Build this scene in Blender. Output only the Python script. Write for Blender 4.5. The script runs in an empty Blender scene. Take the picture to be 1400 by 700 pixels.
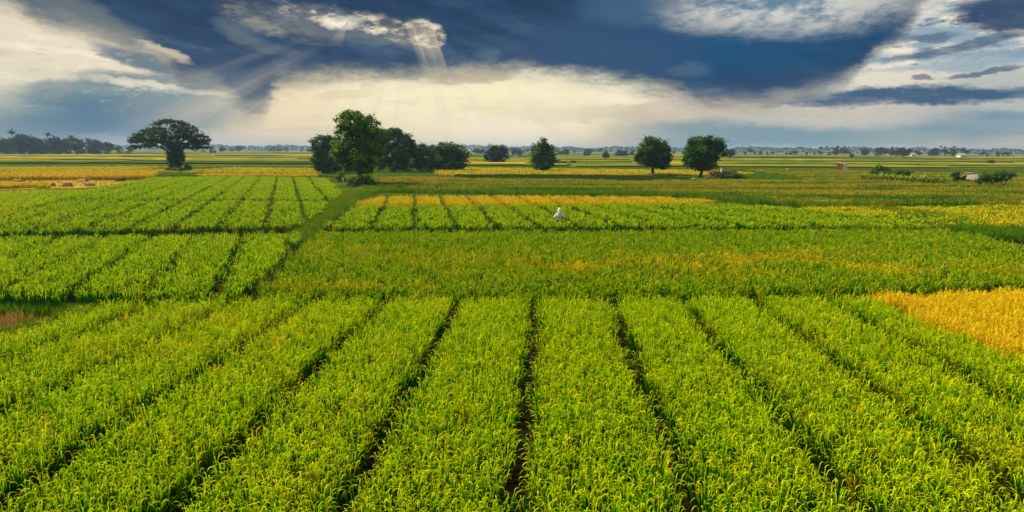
import bpy, bmesh, math, random
import numpy as np
from mathutils import Vector, Matrix

R = math.radians
SC = bpy.context.scene
COL = SC.collection


def lin(r, g, b):
    f = lambda c: (c / 255 / 12.92) if c <= 10 else ((c / 255 + .055) / 1.055) ** 2.4
    return (f(r), f(g), f(b), 1.0)


# ------------------------------------------------------------------ camera
cam_data = bpy.data.cameras.new("camera")
cam_data.sensor_width = 36.0
cam_data.lens = 36.0 * 933 / 1400
cam_data.clip_start = 0.1
cam_data.clip_end = 20000
cam = bpy.data.objects.new("camera", cam_data)
COL.objects.link(cam)
cam.matrix_world = (Matrix.Translation((0, 0, 6.0)) @ Matrix.Rotation(math.pi / 2 - 0.1542, 4, 'X')
                    @ Matrix.Rotation(0.0045, 4, 'Z'))
SC.camera = cam

# ------------------------------------------------------------------ light
SUN_AZ, SUN_EL = R(-68.0), R(50.0)          # through broken cloud, high on the left
SUN_STRENGTH = 5.0
sun_data = bpy.data.lights.new("sun", 'SUN')
sun_data.energy = SUN_STRENGTH
sun_data.angle = R(1)
sun_data.color = (1.0, 0.95, 0.84)
sun = bpy.data.objects.new("sun", sun_data)
COL.objects.link(sun)
sdir = Vector((math.sin(SUN_AZ) * math.cos(SUN_EL), math.cos(SUN_AZ) * math.cos(SUN_EL), math.sin(SUN_EL)))
sun.rotation_euler = sdir.to_track_quat('Z', 'Y').to_euler()
sun.location = (0, 0, 60)
VS = SC.view_settings
VS.view_transform = 'Standard'
VS.look = 'None'
VS.exposure = 0.3
VS.gamma = 1.0
VS.use_curve_mapping = False
SC.cycles.max_bounces = 8
SC.cycles.transmission_bounces = 6
SC.cycles.diffuse_bounces = 3
SC.cycles.volume_bounces = 0
SC.cycles.use_denoising = True

# ------------------------------------------------------------------ sky
W = bpy.data.worlds.new("World")
SC.world = W
W.use_nodes = True
NT = W.node_tree
NT.nodes.clear()


def sk(v):
    return v.s if isinstance(v, X) else v


class X:
    """A node socket with arithmetic, so that the cloud shapes can be written as formulas."""
    def __init__(self, s): self.s = s
    def __add__(self, o): return mth('ADD', self, o)
    __radd__ = __add__
    def __mul__(self, o): return mth('MULTIPLY', self, o)
    __rmul__ = __mul__
    def __sub__(self, o): return mth('SUBTRACT', self, o)
    def __rsub__(self, o): return mth('SUBTRACT', o, self)
    def __truediv__(self, o): return mth('DIVIDE', self, o)


def setin(tree, sock, v):
    if isinstance(v, X): tree.links.new(v.s, sock)
    else: sock.default_value = v


def mth(op, a, b=None, clamp=False):
    n = NT.nodes.new('ShaderNodeMath'); n.operation = op; n.use_clamp = clamp
    setin(NT, n.inputs[0], a)
    if b is not None: setin(NT, n.inputs[1], b)
    return X(n.outputs[0])


def step(x, a, b):
    """smooth 0..1 as x runs from a to b (a may exceed b)"""
    n = NT.nodes.new('ShaderNodeMapRange'); n.interpolation_type = 'SMOOTHSTEP'
    if a < b:
        v = (a, b, 0.0, 1.0)
    else:
        v = (b, a, 1.0, 0.0)
    setin(NT, n.inputs[0], x)
    for i, q in enumerate(v): n.inputs[i + 1].default_value = q
    return X(n.outputs[0])


def vec(x, y, z):
    n = NT.nodes.new('ShaderNodeCombineXYZ')
    for i, q in enumerate((x, y, z)): setin(NT, n.inputs[i], q)
    return X(n.outputs[0])


def fbm(p, scale, detail=4, rough=.55, color=False, dist=0.0):
    n = NT.nodes.new('ShaderNodeTexNoise')
    n.inputs['Scale'].default_value = scale; n.inputs['Detail'].default_value = detail
    n.inputs['Roughness'].default_value = rough; n.inputs['Distortion'].default_value = dist
    NT.links.new(p.s, n.inputs['Vector'])
    if color:
        s = NT.nodes.new('ShaderNodeSeparateColor'); NT.links.new(n.outputs['Color'], s.inputs[0])
        return [X(o) - .5 for o in s.outputs[:3]]
    return X(n.outputs[0]) - .5


def curve(x, pts, lo=-60.0, hi=60.0, vlo=-5.0, vhi=25.0):
    n = NT.nodes.new('ShaderNodeFloatCurve')
    c = n.mapping.curves[0]
    q = [((a - lo) / (hi - lo), (b - vlo) / (vhi - vlo)) for a, b in pts]
    q = [(0.0, q[0][1])] + q + [(1.0, q[-1][1])]
    while len(c.points) < len(q): c.points.new(.5, .5)
    for p, (a, b) in zip(c.points, q):
        p.location = (a, b); p.handle_type = 'AUTO_CLAMPED'
    n.mapping.update()
    setin(NT, n.inputs['Value'], (x - lo) / (hi - lo))
    return X(n.outputs[0]) * (vhi - vlo) + vlo


def rgbmix(a, b, m):
    n = NT.nodes.new('ShaderNodeMix'); n.data_type = 'RGBA'
    setin(NT, n.inputs[0], m)
    setin(NT, n.inputs[6], a); setin(NT, n.inputs[7], b)
    return X(n.outputs[2])


def rgbscale(a, f):
    n = NT.nodes.new('ShaderNodeVectorMath'); n.operation = 'SCALE'
    setin(NT, n.inputs[0], a); setin(NT, n.inputs['Scale'], f)
    return X(n.outputs[0])


tc = NT.nodes.new('ShaderNodeTexCoord')
D = X(tc.outputs['Generated'])
sp = NT.nodes.new('ShaderNodeSeparateXYZ'); NT.links.new(D.s, sp.inputs[0])
dx, dy, dz = (X(o) for o in sp.outputs)
AZ0 = mth('ARCTAN2', dx, dy) * 57.29578
EL0 = mth('ARCSINE', dz) * 57.29578
PN = vec(dx * 10.0, dy * 10.0, dz * 26.0)           # cloud texture space: streaks lie flat
wa = fbm(PN, .55, 2, .5, True)                       # broad warp
wb = fbm(PN, 2.2, 4, .64, True)                      # ragged warp
wc = fbm(PN, 8.0, 2, .6, True)                      # fine warp
AZ = AZ0 + wa[0] * 1.6 + wb[0] * 2.0 + wc[0] * .6
EL = EL0 + wa[1] * .7 + wb[1] * 1.0 + wc[1] * .35
PS = vec(dx * 9.0, dy * 9.0, dz * 60.0)
streak = fbm(PS, .9, 5, .6)
puff = fbm(PN, 3.5, 6, .66)
bill = fbm(PN, 1.1, 3, .55)
slant = vec(dx * 10.0 + dz * 12.0, dy * 10.0, dz * 34.0 + dx * 9.0)   # streaks that fall away to the right
drift = fbm(slant, .8, 5, .6)


def ell(cx, cy, rx, ry, soft=.5, ragged=0.0, rot=0.0, raw=False):
    a, e = (AZ0, EL0) if raw else (AZ, EL)
    u = a - cx; v = e - cy
    if rot:
        c, s = math.cos(R(rot)), math.sin(R(rot))
        u, v = u * c + v * s, v * c - u * s
    u = u / rx; v = v / ry
    d = u * u + v * v
    if ragged: d = d + streak * ragged
    return step(d, 1 + soft, max(1 - soft, 0.0))


CREAM = lin(252, 240, 208); WARM = lin(230, 207, 162); GREYB = lin(120, 146, 160); PINK = lin(214, 190, 172)
OLIVE = lin(206, 203, 182); DARK = lin(30, 62, 98); DARK2 = lin(60, 86, 112); TEAL = lin(8, 76, 118)
BLUE = lin(66, 110, 138); SLATE = lin(86, 118, 138); PALE = lin(196, 202, 198)

# lower sky seen under the cloud bank: warm in the middle, olive to the left, blue grey to the right
ca = rgbmix(OLIVE, WARM, step(AZ, -34, -16))
ca = rgbmix(ca, lin(150, 166, 160), step(EL0 + streak * 3, 6.5, 1.5) * step(AZ0, -20, -30) * .75)
ca = rgbmix(ca, lin(184, 188, 182), step(AZ, 8, 26))
ca = rgbmix(ca, lin(214, 194, 162), step(EL0, 3.0, 0.2) * .6)
ca = rgbmix(ca, GREYB, step(streak + bill * .5, .05, .3) * .55 * step(AZ0, -5, 22))
ca = rgbmix(ca, lin(150, 172, 172), step(streak + bill * .4, .0, .3) * .6 * step(AZ0, -14, -26))
# bright glow under the bank
ca = rgbmix(ca, CREAM, ell(-3.65, 4.53, 20.27, 3.56, .95, .3) * .6)
ca = rgbmix(ca, lin(255, 250, 228), ell(-1.56, 4.89, 11.67, 2.70, .98, .5))
ca = rgbmix(ca, lin(255, 248, 222), ell(-1.14, 3.55, 7.37, 4.30, 1.0, 0, 0, True) * .75)
ca = rgbmix(ca, lin(243, 226, 196), ell(-33.59, 6.81, 10.44, 2.70, .95, .4) * .7)
# grey cumulus rows on the glow
ca = rgbmix(ca, lin(190, 180, 160), ell(5.94, 3.16, 9.21, 0.80, .8, 2.2) * .75)
ca = rgbmix(ca, lin(250, 240, 215), ell(4.14, 3.80, 7.37, 0.25, .9, 3.0) * .7)
ca = rgbmix(ca, lin(196, 178, 150), ell(-13.14, 4.26, 2.58, 0.37, .6, 1.6, 6) * .8)
ca = rgbmix(ca, lin(182, 164, 138), ell(-11.46, 4.87, 0.68, 0.37, .5, .8) * .85)
ca = rgbmix(ca, lin(205, 186, 158), ell(-9.28, 3.70, 1.60, 0.18, .7, 1.6) * .7)
ca = rgbmix(ca, lin(206, 190, 168), ell(-17.49, 4.04, 0.55, 0.25, .6, .8) * .6)
ca = rgbmix(ca, lin(196, 184, 166), ell(-15.94, 1.48, 4.30, 0.37, .9, 1.4) * .5)
ca = rgbmix(ca, lin(245, 222, 192), ell(-18.16, 1.23, 3.69, 0.25, .9, 2.4) * .6)
# veils of rain and blue grey gaps
ca = rgbmix(ca, BLUE, ell(-28.48, 2.34, 8.29, 2.58, .85, .6, 10) * .95)
ca = rgbmix(ca, SLATE, ell(-34.09, 0.85, 7.37, 1.11, .9, .6) * .5)
ca = rgbmix(ca, lin(214, 194, 176), ell(-21.40, 0.63, 5.53, 0.80, .95, 1.0) * .7)
ca = rgbmix(ca, lin(176, 164, 160), ell(-31.10, 0.64, 4.30, 0.37, .98, .6) * .4)
ca = rgbmix(ca, lin(112, 146, 160), ell(18.06, 1.50, 8.60, 2.33, 1.0, .8) * .9)
ca = rgbmix(ca, lin(118, 152, 164), ell(25.86, 1.13, 9.21, 0.74, .9, .8) * .7)
ca = rgbmix(ca, lin(112, 146, 164), ell(32.64, 2.24, 7.37, 0.86, .9, 1.2, -4) * .75)
ca = rgbmix(ca, lin(110, 142, 160), ell(34.69, 2.54, 3.07, 0.31, .8, 1.0) * .6)
ca = rgbmix(ca, lin(222, 208, 188), ell(24.26, 2.81, 7.99, 1.04, .9, .8) * .7)
ca = rgbmix(ca, lin(214, 190, 176), ell(22.92, 0.10, 6.76, 0.37, .9, .8) * .7)
ca = rgbmix(ca, lin(206, 190, 178), ell(34.09, 0.19, 5.53, 0.43, .9, .8) * .6)
ca = rgbmix(ca, lin(216, 196, 172), ell(14.65, 3.34, 6.45, 0.92, .8, 1.2, 6) * .85)
# left lens clouds
ca = rgbmix(ca, lin(120, 146, 150), ell(-31.26, 4.21, 3.56, 0.43, .8, 2.0) * .75)
ca = rgbmix(ca, lin(104, 132, 142), ell(-26.20, 4.50, 5.53, 0.55, .8, 2.4, -6) * .7)
ca = rgbmix(ca, lin(92, 124, 140), ell(-32.82, 3.49, 2.46, 0.43, .9, 1.6) * .55)
ca = rgbmix(ca, lin(248, 234, 208), ell(-25.24, 4.33, 4.91, 0.25, .9, 3.2, -6) * .7)
ca = rgbmix(ca, lin(252, 240, 214), ell(-32.99, 6.58, 3.69, 0.25, .9, 3.0, -6) * .6)
ca = rgbmix(ca, lin(70, 104, 126), ell(-27.52, 6.02, 3.69, 0.55, .8, .8, -18) * .9)

# small bright-edged tufts all over the lower sky
tuft = step(puff + streak * .9 + wc[2] * .3, .04, .20)
ca = rgbmix(ca, lin(255, 246, 224), tuft * step(EL0, 2.2, 4.0) * step(AZ0, 20, 0) * .28)
ca = rgbmix(ca, lin(176, 170, 156), step(puff + streak * .9, -.06, -.22) * step(EL0, 1.2, 3.2) * .30)

# right side: pale cloud with dark streaks
right = rgbmix(lin(150, 172, 186), lin(232, 224, 208), step(streak + puff * .5 + bill * .3, -.10, .12))
right = rgbmix(right, lin(52, 88, 118), step(streak - puff * .4 + wc[0] * .2, .03, .14) * ell(32.14, 7.86, 6.76, 2.09, .9) * .9)
right = rgbmix(right, lin(245, 236, 216), step(puff + streak * .6, .06, .18) * .7)
right = rgbmix(right, lin(132, 160, 178), ell(33.95, 6.11, 4.91, 0.74, .9, .5, 4) * .8)
ca = rgbmix(ca, right, step(AZ, 24, 27) * step(EL, 4.8, 6.2))
ca = rgbmix(ca, lin(234, 222, 204), ell(28.17, 5.15, 4.30, 0.55, .8, 1.4) * .85)
ca = rgbmix(ca, lin(58, 96, 126), ell(33.83, 5.27, 2.21, 0.18, .7, .8, 6) * .8)
ca = rgbmix(ca, lin(48, 84, 116), ell(30.44, 5.10, 0.55, 0.18, .7, 1.0) * .7)
ca = rgbmix(ca, lin(40, 82, 120), ell(29.33, 3.94, 8.48, 0.61, .7, 2.8, 0) * .95)
ca = rgbmix(ca, lin(34, 64, 100), ell(35.27, 8.95, 3.38, 1.35, .6, .9, -12) * .95)
ca = rgbmix(ca, lin(52, 88, 118), ell(30.07, 7.92, 1.60, 0.31, .9, 2.6, 4) * .7)
ca = rgbmix(ca, lin(52, 88, 118), ell(31.79, 7.02, 3.69, 0.31, .9, 3.2, 8) * .75)

ca = rgbmix(ca, lin(255, 243, 200), ell(-2.16, 4.89, 12.29, 2.46, 1.0, .8) * .75)
ca = rgbmix(ca, lin(250, 228, 180), ell(-9.59, 3.18, 15.97, 2.95, 1.0, .8) * .4)

# the dark bank: its lower rim as a curve of elevation over azimuth
rim = curve(AZ, [(-46, 13.0), (-35.63, 9.71), (-33.41, 8.37), (-30.84, 8.00), (-29.11, 7.46), (-26.77, 6.62), (-25.38, 5.16), (-22.73, 4.64), (-20.38, 2.97), (-19.35, 3.44),
                 (-18.42, 5.01), (-15.22, 5.72), (-10.69, 5.90), (-6.01, 6.22), (-0.07, 6.34), (3.51, 6.11), (8.83, 5.45), (12.90, 4.55),
                 (15.74, 3.89), (19.54, 4.04), (23.13, 4.60), (25.56, 5.36), (27.32, 7.22), (28.61, 8.22), (29.44, 9.13),
                 (29.85, 10.52), (44, 13.5)])
over = EL - rim
soft = step(AZ0, 10, -14)                            # the left rim is torn and soft, the right one firmer
veil = step(over + drift * 1.8 + puff * .8, -1.5, .5)
ca = rgbmix(ca, rgbmix(lin(128, 140, 146), lin(142, 138, 124), soft), veil * (soft * .3 + .35))
bank = step(over + puff * 1.6 + drift * 1.5, -.9, 1.15)
bc = rgbmix(DARK, DARK2, step(drift + streak * .4, -.10, .25) * .8)
bc = rgbmix(bc, lin(22, 52, 80), step(bill + drift * .6, .0, .28) * .7)
bc = rgbmix(bc, lin(88, 112, 128), step(drift + puff * .5, .02, .26) * step(AZ0, -8, -20) * .55)
bc = rgbmix(bc, lin(104, 124, 138), step(bill + drift * .8 + puff * .4, .10, .42) * .5)
bc = rgbmix(bc, lin(24, 46, 72), step(bill * .8 - drift, .06, .3) * .6)
bc = rgbscale(bc, drift * 1.0 + bill * .8 + puff * .5 + 1.0)
bc = rgbmix(bc, TEAL, ell(14.98, 8.32, 11.67, 2.83, .9, .4) * .85)
bc = rgbmix(bc, lin(48, 76, 110), ell(7.60, 7.84, 6.76, 3.69, .9, .3) * .6)
bc = rgbmix(bc, lin(70, 92, 112), step(over, 1.6, 0.0) * step(AZ0, 12, -2) * .6)
bc = rgbmix(bc, lin(112, 122, 118), ell(-31.52, 9.07, 4.30, 0.98, .9, 1.2, -25) * .7)
bc = rgbmix(bc, lin(104, 118, 124), ell(-20.99, 8.32, 2.09, 0.61, .9, 1.4, -24) * .6)
bc = rgbmix(bc, lin(90, 104, 120), ell(-18.42, 7.40, 1.35, 0.31, .9, 1.2) * .5)
bc = rgbmix(bc, lin(92, 116, 134), ell(-1.97, 7.69, 0.98, 0.55, .9, 1.2) * .6)
bc = rgbmix(bc, lin(80, 106, 130), ell(13.95, 6.32, 1.47, 0.49, .9, 1.0) * .5)
# torn bright gap in the bank
gap = ell(-17.80, 9.34, 4.05, 0.98, .95, 1.8, -9)
gap = mth('MAXIMUM', gap, ell(-12.97, 9.47, 4.30, 1.11, .95, 1.6, -8))
gap = mth('MAXIMUM', gap, ell(-9.00, 9.12, 3.07, 0.80, .9, 1.8, -22))
gcol = rgbmix(lin(112, 118, 122), lin(176, 168, 148), step(puff + streak * .4, -.12, .14))
gcol = rgbmix(gcol, lin(84, 100, 114), ell(-12.89, 8.61, 7.99, 0.98, .9, 1.0, -10) * .8)
gcol = rgbmix(gcol, lin(255, 238, 206), step(puff + streak * .5, -.02, .12) * ell(-12.84, 10.01, 6.76, 0.68, .95, .8, -10))
gcol = rgbmix(gcol, lin(255, 246, 220), ell(-13.63, 9.71, 1.60, 0.55, .9, 1.2) * .9)
bc = rgbmix(bc, gcol, gap * (step(puff + drift, -.3, .1) * .5 + .45))
slot = ell(-6.79, 9.12, 1.35, 0.80, .6, .8, -30)
bc = rgbmix(bc, rgbmix(lin(120, 116, 112), lin(252, 238, 206), step(puff, -.08, .1)), slot * .9)
# pale top patches
bc = rgbmix(bc, rgbmix(lin(104, 136, 158), lin(216, 214, 204), step(bill + puff * .9, -.18, .16)), ell(21.08, 11.25, 8.60, 2.46, 1.0, 1.2) * .95)
bc = rgbmix(bc, lin(70, 110, 136), ell(9.24, 11.09, 3.69, 1.35, .9, 1.0) * .5)
ca = rgbmix(ca, bc, bank)
# thin grey fringe under the rim
ca = rgbmix(ca, lin(150, 138, 122), step(over, -.75, -.1) * step(over, .35, -.1) * step(puff + streak, -.05, .2) * .55)
ca = rgbmix(ca, lin(176, 160, 134), ell(-3.64, 5.79, 3.56, 0.55, .7, 1.2, 3) * .7)
# bits of lit rim at left
ca = rgbmix(ca, lin(214, 200, 176), ell(-26.43, 6.85, 1.84, 0.31, .8, .6, -22) * .75)

# shafts of light fanning out from the hidden sun
su, sv = (-7.90, 12.01)
ang = mth('ARCTAN2', AZ0 - su, sv - EL0) * 57.29578
PR = vec(ang * .12, 0.0, 0.0)
rays = fbm(PR, 1.0, 3, .6)
fan = step(rays, -.10, .22)
ca = rgbmix(ca, lin(196, 190, 176), fan * ell(-24.37, 2.44, 8.29, 2.83, .98, 0, 30, True) * .48)
ca = rgbmix(ca, lin(120, 146, 160), step(rays, .06, -.1) * ell(-25.36, 2.42, 5.53, 2.09, .9, 0, 30, True) * .45)
ca = rgbmix(ca, lin(230, 212, 186), fan * ell(-4.86, 2.35, 18.43, 3.07, .95, 0, 0, True) * .4)
bu, bv = (-6.70, 7.57)
bt = AZ0 - bu + (EL0 - bv) * .36
beam = step(bt, -1.25, -.75) * step(bt, 1.15, .85) * step(EL0, 4.8, 8.8) * step(EL0, 10.6, 9.0)
beam = beam * (step(fbm(vec(bt * 1.5, 0.0, 3.0), 1.0, 2, .5), -.16, .12) * .75 + .25)
ca = rgbmix(ca, lin(226, 212, 180), beam * .5)
b2u, b2v = (-12.95, 10.01)
a2 = mth('ARCTAN2', AZ0 - b2u, b2v - EL0) * 57.29578
beam2 = step(a2, -48, -38) * step(a2, -14, -24) * step(EL0, 7.6, 9.4) * step(EL0, 11.0, 10.2)
ca = rgbmix(ca, lin(166, 160, 148), beam2 * .55)

# texture in brightness, and the overcast that goes on overhead and behind
ca = rgbscale(ca, streak * .16 + puff * .12 + 1.0)
PT = vec(dx * 3.0, dy * 3.0, dz * 4.5)
high = fbm(PT, 1.0, 4, .58)
oc = rgbmix(lin(66, 92, 120), lin(235, 230, 216), step(high, -.10, .18))
behind = step(mth('ABSOLUTE', AZ0), 44, 62)
ca = rgbmix(ca, oc, mth('MAXIMUM', step(EL0, 13.5, 20.0), behind))
ca = rgbmix(ca, lin(150, 158, 160), step(EL0, .2, -1.5))

nishita = NT.nodes.new('ShaderNodeTexSky')
nishita.sky_type = 'NISHITA'
nishita.sun_disc = False
nishita.sun_elevation = SUN_EL
nishita.sun_rotation = SUN_AZ
nishita.air_density = 1.0; nishita.dust_density = 2.0
bg1 = NT.nodes.new('ShaderNodeBackground'); bg1.inputs['Strength'].default_value = 0.08
NT.links.new(nishita.outputs[0], bg1.inputs['Color'])
bg2 = NT.nodes.new('ShaderNodeBackground'); bg2.inputs['Strength'].default_value = 0.82
NT.links.new(ca.s, bg2.inputs['Color'])
mixw = NT.nodes.new('ShaderNodeMixShader')
mixw.inputs[0].default_value = 0.985                  # the cloud cover lets a little clear sky through
NT.links.new(bg1.outputs[0], mixw.inputs[1]); NT.links.new(bg2.outputs[0], mixw.inputs[2])
wo = NT.nodes.new('ShaderNodeOutputWorld')
NT.links.new(mixw.outputs[0], wo.inputs['Surface'])


# ------------------------------------------------------------------ helpers
def tag(o, label=None, cat=None, group=None, kind=None):
    if label: o['label'] = label
    if cat: o['category'] = cat
    if group: o['group'] = group
    if kind: o['kind'] = kind
    return o


def empty(name, loc, label, cat, group=None, rz=0.0):
    o = bpy.data.objects.new(name, None); COL.objects.link(o)
    o.location = loc; o.rotation_euler = (0, 0, rz); o.empty_display_size = .3
    return tag(o, label, cat, group)


def mesh_np(name, V, F, mats, attrs=None, smooth=False, midx=None):
    """V (n,3); F list of faces or (m,k) array; attrs {name: (domain, values)}"""
    me = bpy.data.meshes.new(name)
    V = np.asarray(V, dtype=np.float32)
    if isinstance(F, np.ndarray):
        m, k = F.shape
        me.vertices.add(len(V)); me.vertices.foreach_set('co', V.ravel())
        me.loops.add(m * k); me.loops.foreach_set('vertex_index', F.astype(np.int32).ravel())
        me.polygons.add(m)
        me.polygons.foreach_set('loop_start', np.arange(0, m * k, k, dtype=np.int32))
        me.polygons.foreach_set('loop_total', np.full(m, k, dtype=np.int32))
    else:
        me.from_pydata([tuple(v) for v in V], [], F)
    for mt in (mats if isinstance(mats, (list, tuple)) else [mats]): me.materials.append(mt)
    if midx is not None: me.polygons.foreach_set('material_index', np.asarray(midx, dtype=np.int32))
    me.update(calc_edges=True)
    if smooth: me.polygons.foreach_set('use_smooth', np.ones(len(me.polygons), dtype=bool))
    for an, (dom, vals) in (attrs or {}).items():
        a = me.attributes.new(an, 'FLOAT', dom); a.data.foreach_set('value', np.asarray(vals, dtype=np.float32))
    me.validate(verbose=False)
    return me


def obj(name, me, parent=None, loc=None):
    o = bpy.data.objects.new(name, me); COL.objects.link(o)
    if parent: o.parent = parent
    if loc: o.location = loc
    return o


class G:
    """collects shapes into one mesh"""
    def __init__(self): self.V = []; self.F = []
    def add(self, V, F):
        b = len(self.V); self.V += [tuple(v) for v in V]; self.F += [tuple(i + b for i in f) for f in F]
    def tube(self, pts, rad, n=6, cap=True, squash=1.0):
        pts = [Vector(p) for p in pts]; base = []
        for i, p in enumerate(pts):
            t = (pts[min(i + 1, len(pts) - 1)] - pts[max(i - 1, 0)]).normalized()
            u = t.orthogonal().normalized() if i == 0 else (u - t * u.dot(t)).normalized()
            w = t.cross(u); r = rad[i] if isinstance(rad, (list, tuple)) else rad
            base.append([p + (u * math.cos(2 * math.pi * k / n) + w * squash * math.sin(2 * math.pi * k / n)) * r for k in range(n)])
        V = [v for ring in base for v in ring]; F = []
        for i in range(len(pts) - 1):
            for k in range(n):
                F.append((i * n + k, i * n + (k + 1) % n, (i + 1) * n + (k + 1) % n, (i + 1) * n + k))
        if cap:
            F.append(tuple(range(n - 1, -1, -1))); F.append(tuple((len(pts) - 1) * n + k for k in range(n)))
        self.add(V, F)
    def box(self, c, s, rot=None):
        V = [Vector((a * s[0] / 2, b * s[1] / 2, d * s[2] / 2)) for d in (-1, 1) for a, b in ((-1, -1), (1, -1), (1, 1), (-1, 1))]
        if rot: V = [rot @ v for v in V]
        self.add([v + Vector(c) for v in V], [(3, 2, 1, 0), (4, 5, 6, 7), (0, 1, 5, 4), (1, 2, 6, 5), (2, 3, 7, 6), (3, 0, 4, 7)])
    def mesh(self, name, mat, smooth=False): return mesh_np(name, self.V, self.F, mat, smooth=smooth)


# value noise for laying out colour patches in the fields (world metres)
_rs = np.random.RandomState(11)
_tab = _rs.rand(64, 64)


def vnoise(x, y, s, sx=1.0, off=0.0):
    x = np.asarray(x) / (s * sx) + off; y = np.asarray(y) / s + off * .7
    xi = np.floor(x).astype(int); yi = np.floor(y).astype(int); fx = x - xi; fy = y - yi
    fx = fx * fx * (3 - 2 * fx); fy = fy * fy * (3 - 2 * fy)
    g = lambda a, b: _tab[a % 64, b % 64]
    return (g(xi, yi) * (1 - fx) + g(xi + 1, yi) * fx) * (1 - fy) + (g(xi, yi + 1) * (1 - fx) + g(xi + 1, yi + 1) * fx) * fy


def fnoise(x, y, s, sx=1.0, off=0.0):
    return (vnoise(x, y, s, sx, off) * .55 + vnoise(x, y, s * .47, sx, off + 3.3) * .3 + vnoise(x, y, s * .2, sx, off + 7.7) * .15)


def inside(poly, x, y):
    r = np.zeros(len(x), bool); n = len(poly)
    for i in range(n):
        x1, y1 = poly[i]; x2, y2 = poly[(i + 1) % n]
        c = ((y1 > y) != (y2 > y))
        with np.errstate(divide='ignore', invalid='ignore'):
            r ^= c & (x < (x2 - x1) * (y - y1) / (y2 - y1 + 1e-12) + x1)
    return r


def seg_dist(x, y, line):
    d = np.full(len(x), 1e9)
    for (x1, y1), (x2, y2) in zip(line[:-1], line[1:]):
        L = (x2 - x1) ** 2 + (y2 - y1) ** 2
        t = np.clip(((x - x1) * (x2 - x1) + (y - y1) * (y2 - y1)) / L, 0, 1)
        d = np.minimum(d, np.hypot(x - x1 - t * (x2 - x1), y - y1 - t * (y2 - y1)))
    return d


# ------------------------------------------------------------------ materials
def new_mat(name):
    m = bpy.data.materials.new(name); m.use_nodes = True
    n = m.node_tree.nodes; n.clear()
    out = n.new('ShaderNodeOutputMaterial')
    return m, m.node_tree, out


def ramp(t, fac, stops, interp='LINEAR'):
    r = t.nodes.new('ShaderNodeValToRGB'); r.color_ramp.interpolation = interp
    e = r.color_ramp.elements
    while len(e) < len(stops): e.new(.5)
    for k, (p, c) in zip(e, stops): k.position = p; k.color = (*c, 1.0)
    t.links.new(fac, r.inputs[0])
    return r.outputs[0]


def mixc(t, a, b, f, mode='MIX'):
    n = t.nodes.new('ShaderNodeMix'); n.data_type = 'RGBA'; n.blend_type = mode
    for i, v in ((0, f), (6, a), (7, b)):
        if isinstance(v, bpy.types.NodeSocket): t.links.new(v, n.inputs[i])
        else: n.inputs[i].default_value = v if i == 0 else (*v, 1.0)
    return n.outputs[2]


def attr(t, name, kind='GEOMETRY'):
    n = t.nodes.new('ShaderNodeAttribute'); n.attribute_name = name; n.attribute_type = kind
    return n.outputs['Fac']


def noise_fac(t, scale, detail=3, coord='Position', rough=.55, stretch=None):
    if coord == 'Position': c = t.nodes.new('ShaderNodeNewGeometry').outputs['Position']
    else: c = t.nodes.new('ShaderNodeTexCoord').outputs['Object']
    if stretch:
        mp = t.nodes.new('ShaderNodeMapping'); mp.inputs['Scale'].default_value = stretch
        t.links.new(c, mp.inputs[0]); c = mp.outputs[0]
    n = t.nodes.new('ShaderNodeTexNoise'); n.inputs['Scale'].default_value = scale
    n.inputs['Detail'].default_value = detail; n.inputs['Roughness'].default_value = rough
    t.links.new(c, n.inputs['Vector'])
    return n.outputs[0]


def leafy(t, out, col, trans=.4, rough=.6, spec=.02, tboost=None):
    p = t.nodes.new('ShaderNodeBsdfPrincipled')
    t.links.new(col, p.inputs['Base Color']); p.inputs['Roughness'].default_value = rough
    p.inputs['Specular IOR Level'].default_value = spec
    tr = t.nodes.new('ShaderNodeBsdfTranslucent')
    if tboost: col = mixc(t, col, tboost, 1.0, 'MULTIPLY')
    t.links.new(col, tr.inputs['Color'])
    mx = t.nodes.new('ShaderNodeMixShader'); mx.inputs[0].default_value = trans
    t.links.new(p.outputs[0], mx.inputs[1]); t.links.new(tr.outputs[0], mx.inputs[2])
    t.links.new(mx.outputs[0], out.inputs['Surface'])


def solid(name, col, rough=.7, var=.25, scale=3.0, bump=0.0, metal=0.0):
    m, t, out = new_mat(name)
    p = t.nodes.new('ShaderNodeBsdfPrincipled'); p.inputs['Roughness'].default_value = rough
    p.inputs['Metallic'].default_value = metal
    p.inputs['Specular IOR Level'].default_value = .1 if rough > .75 else .4
    f = noise_fac(t, scale, 5, 'Object')
    lo = tuple(c * (1 - var) for c in col); hi = tuple(min(c * (1 + var), .95) for c in col)
    t.links.new(ramp(t, f, [(.3, lo), (.7, hi)]), p.inputs['Base Color'])
    if bump:
        b = t.nodes.new('ShaderNodeBump'); b.inputs['Strength'].default_value = bump; b.inputs['Distance'].default_value = .05
        t.links.new(f, b.inputs['Height']); t.links.new(b.outputs[0], p.inputs['Normal'])
    t.links.new(p.outputs[0], out.inputs['Surface'])
    return m


def make_rice(name, green, ripe, trans=.42):
    m, t, out = new_mat(name)
    tone = attr(t, 'tone')
    tint = attr(t, 'tint', 'INSTANCER')
    a = ramp(t, tone, green); b = ramp(t, tone, ripe)
    leafy(t, out, mixc(t, a, b, tint), trans)
    return m


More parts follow.
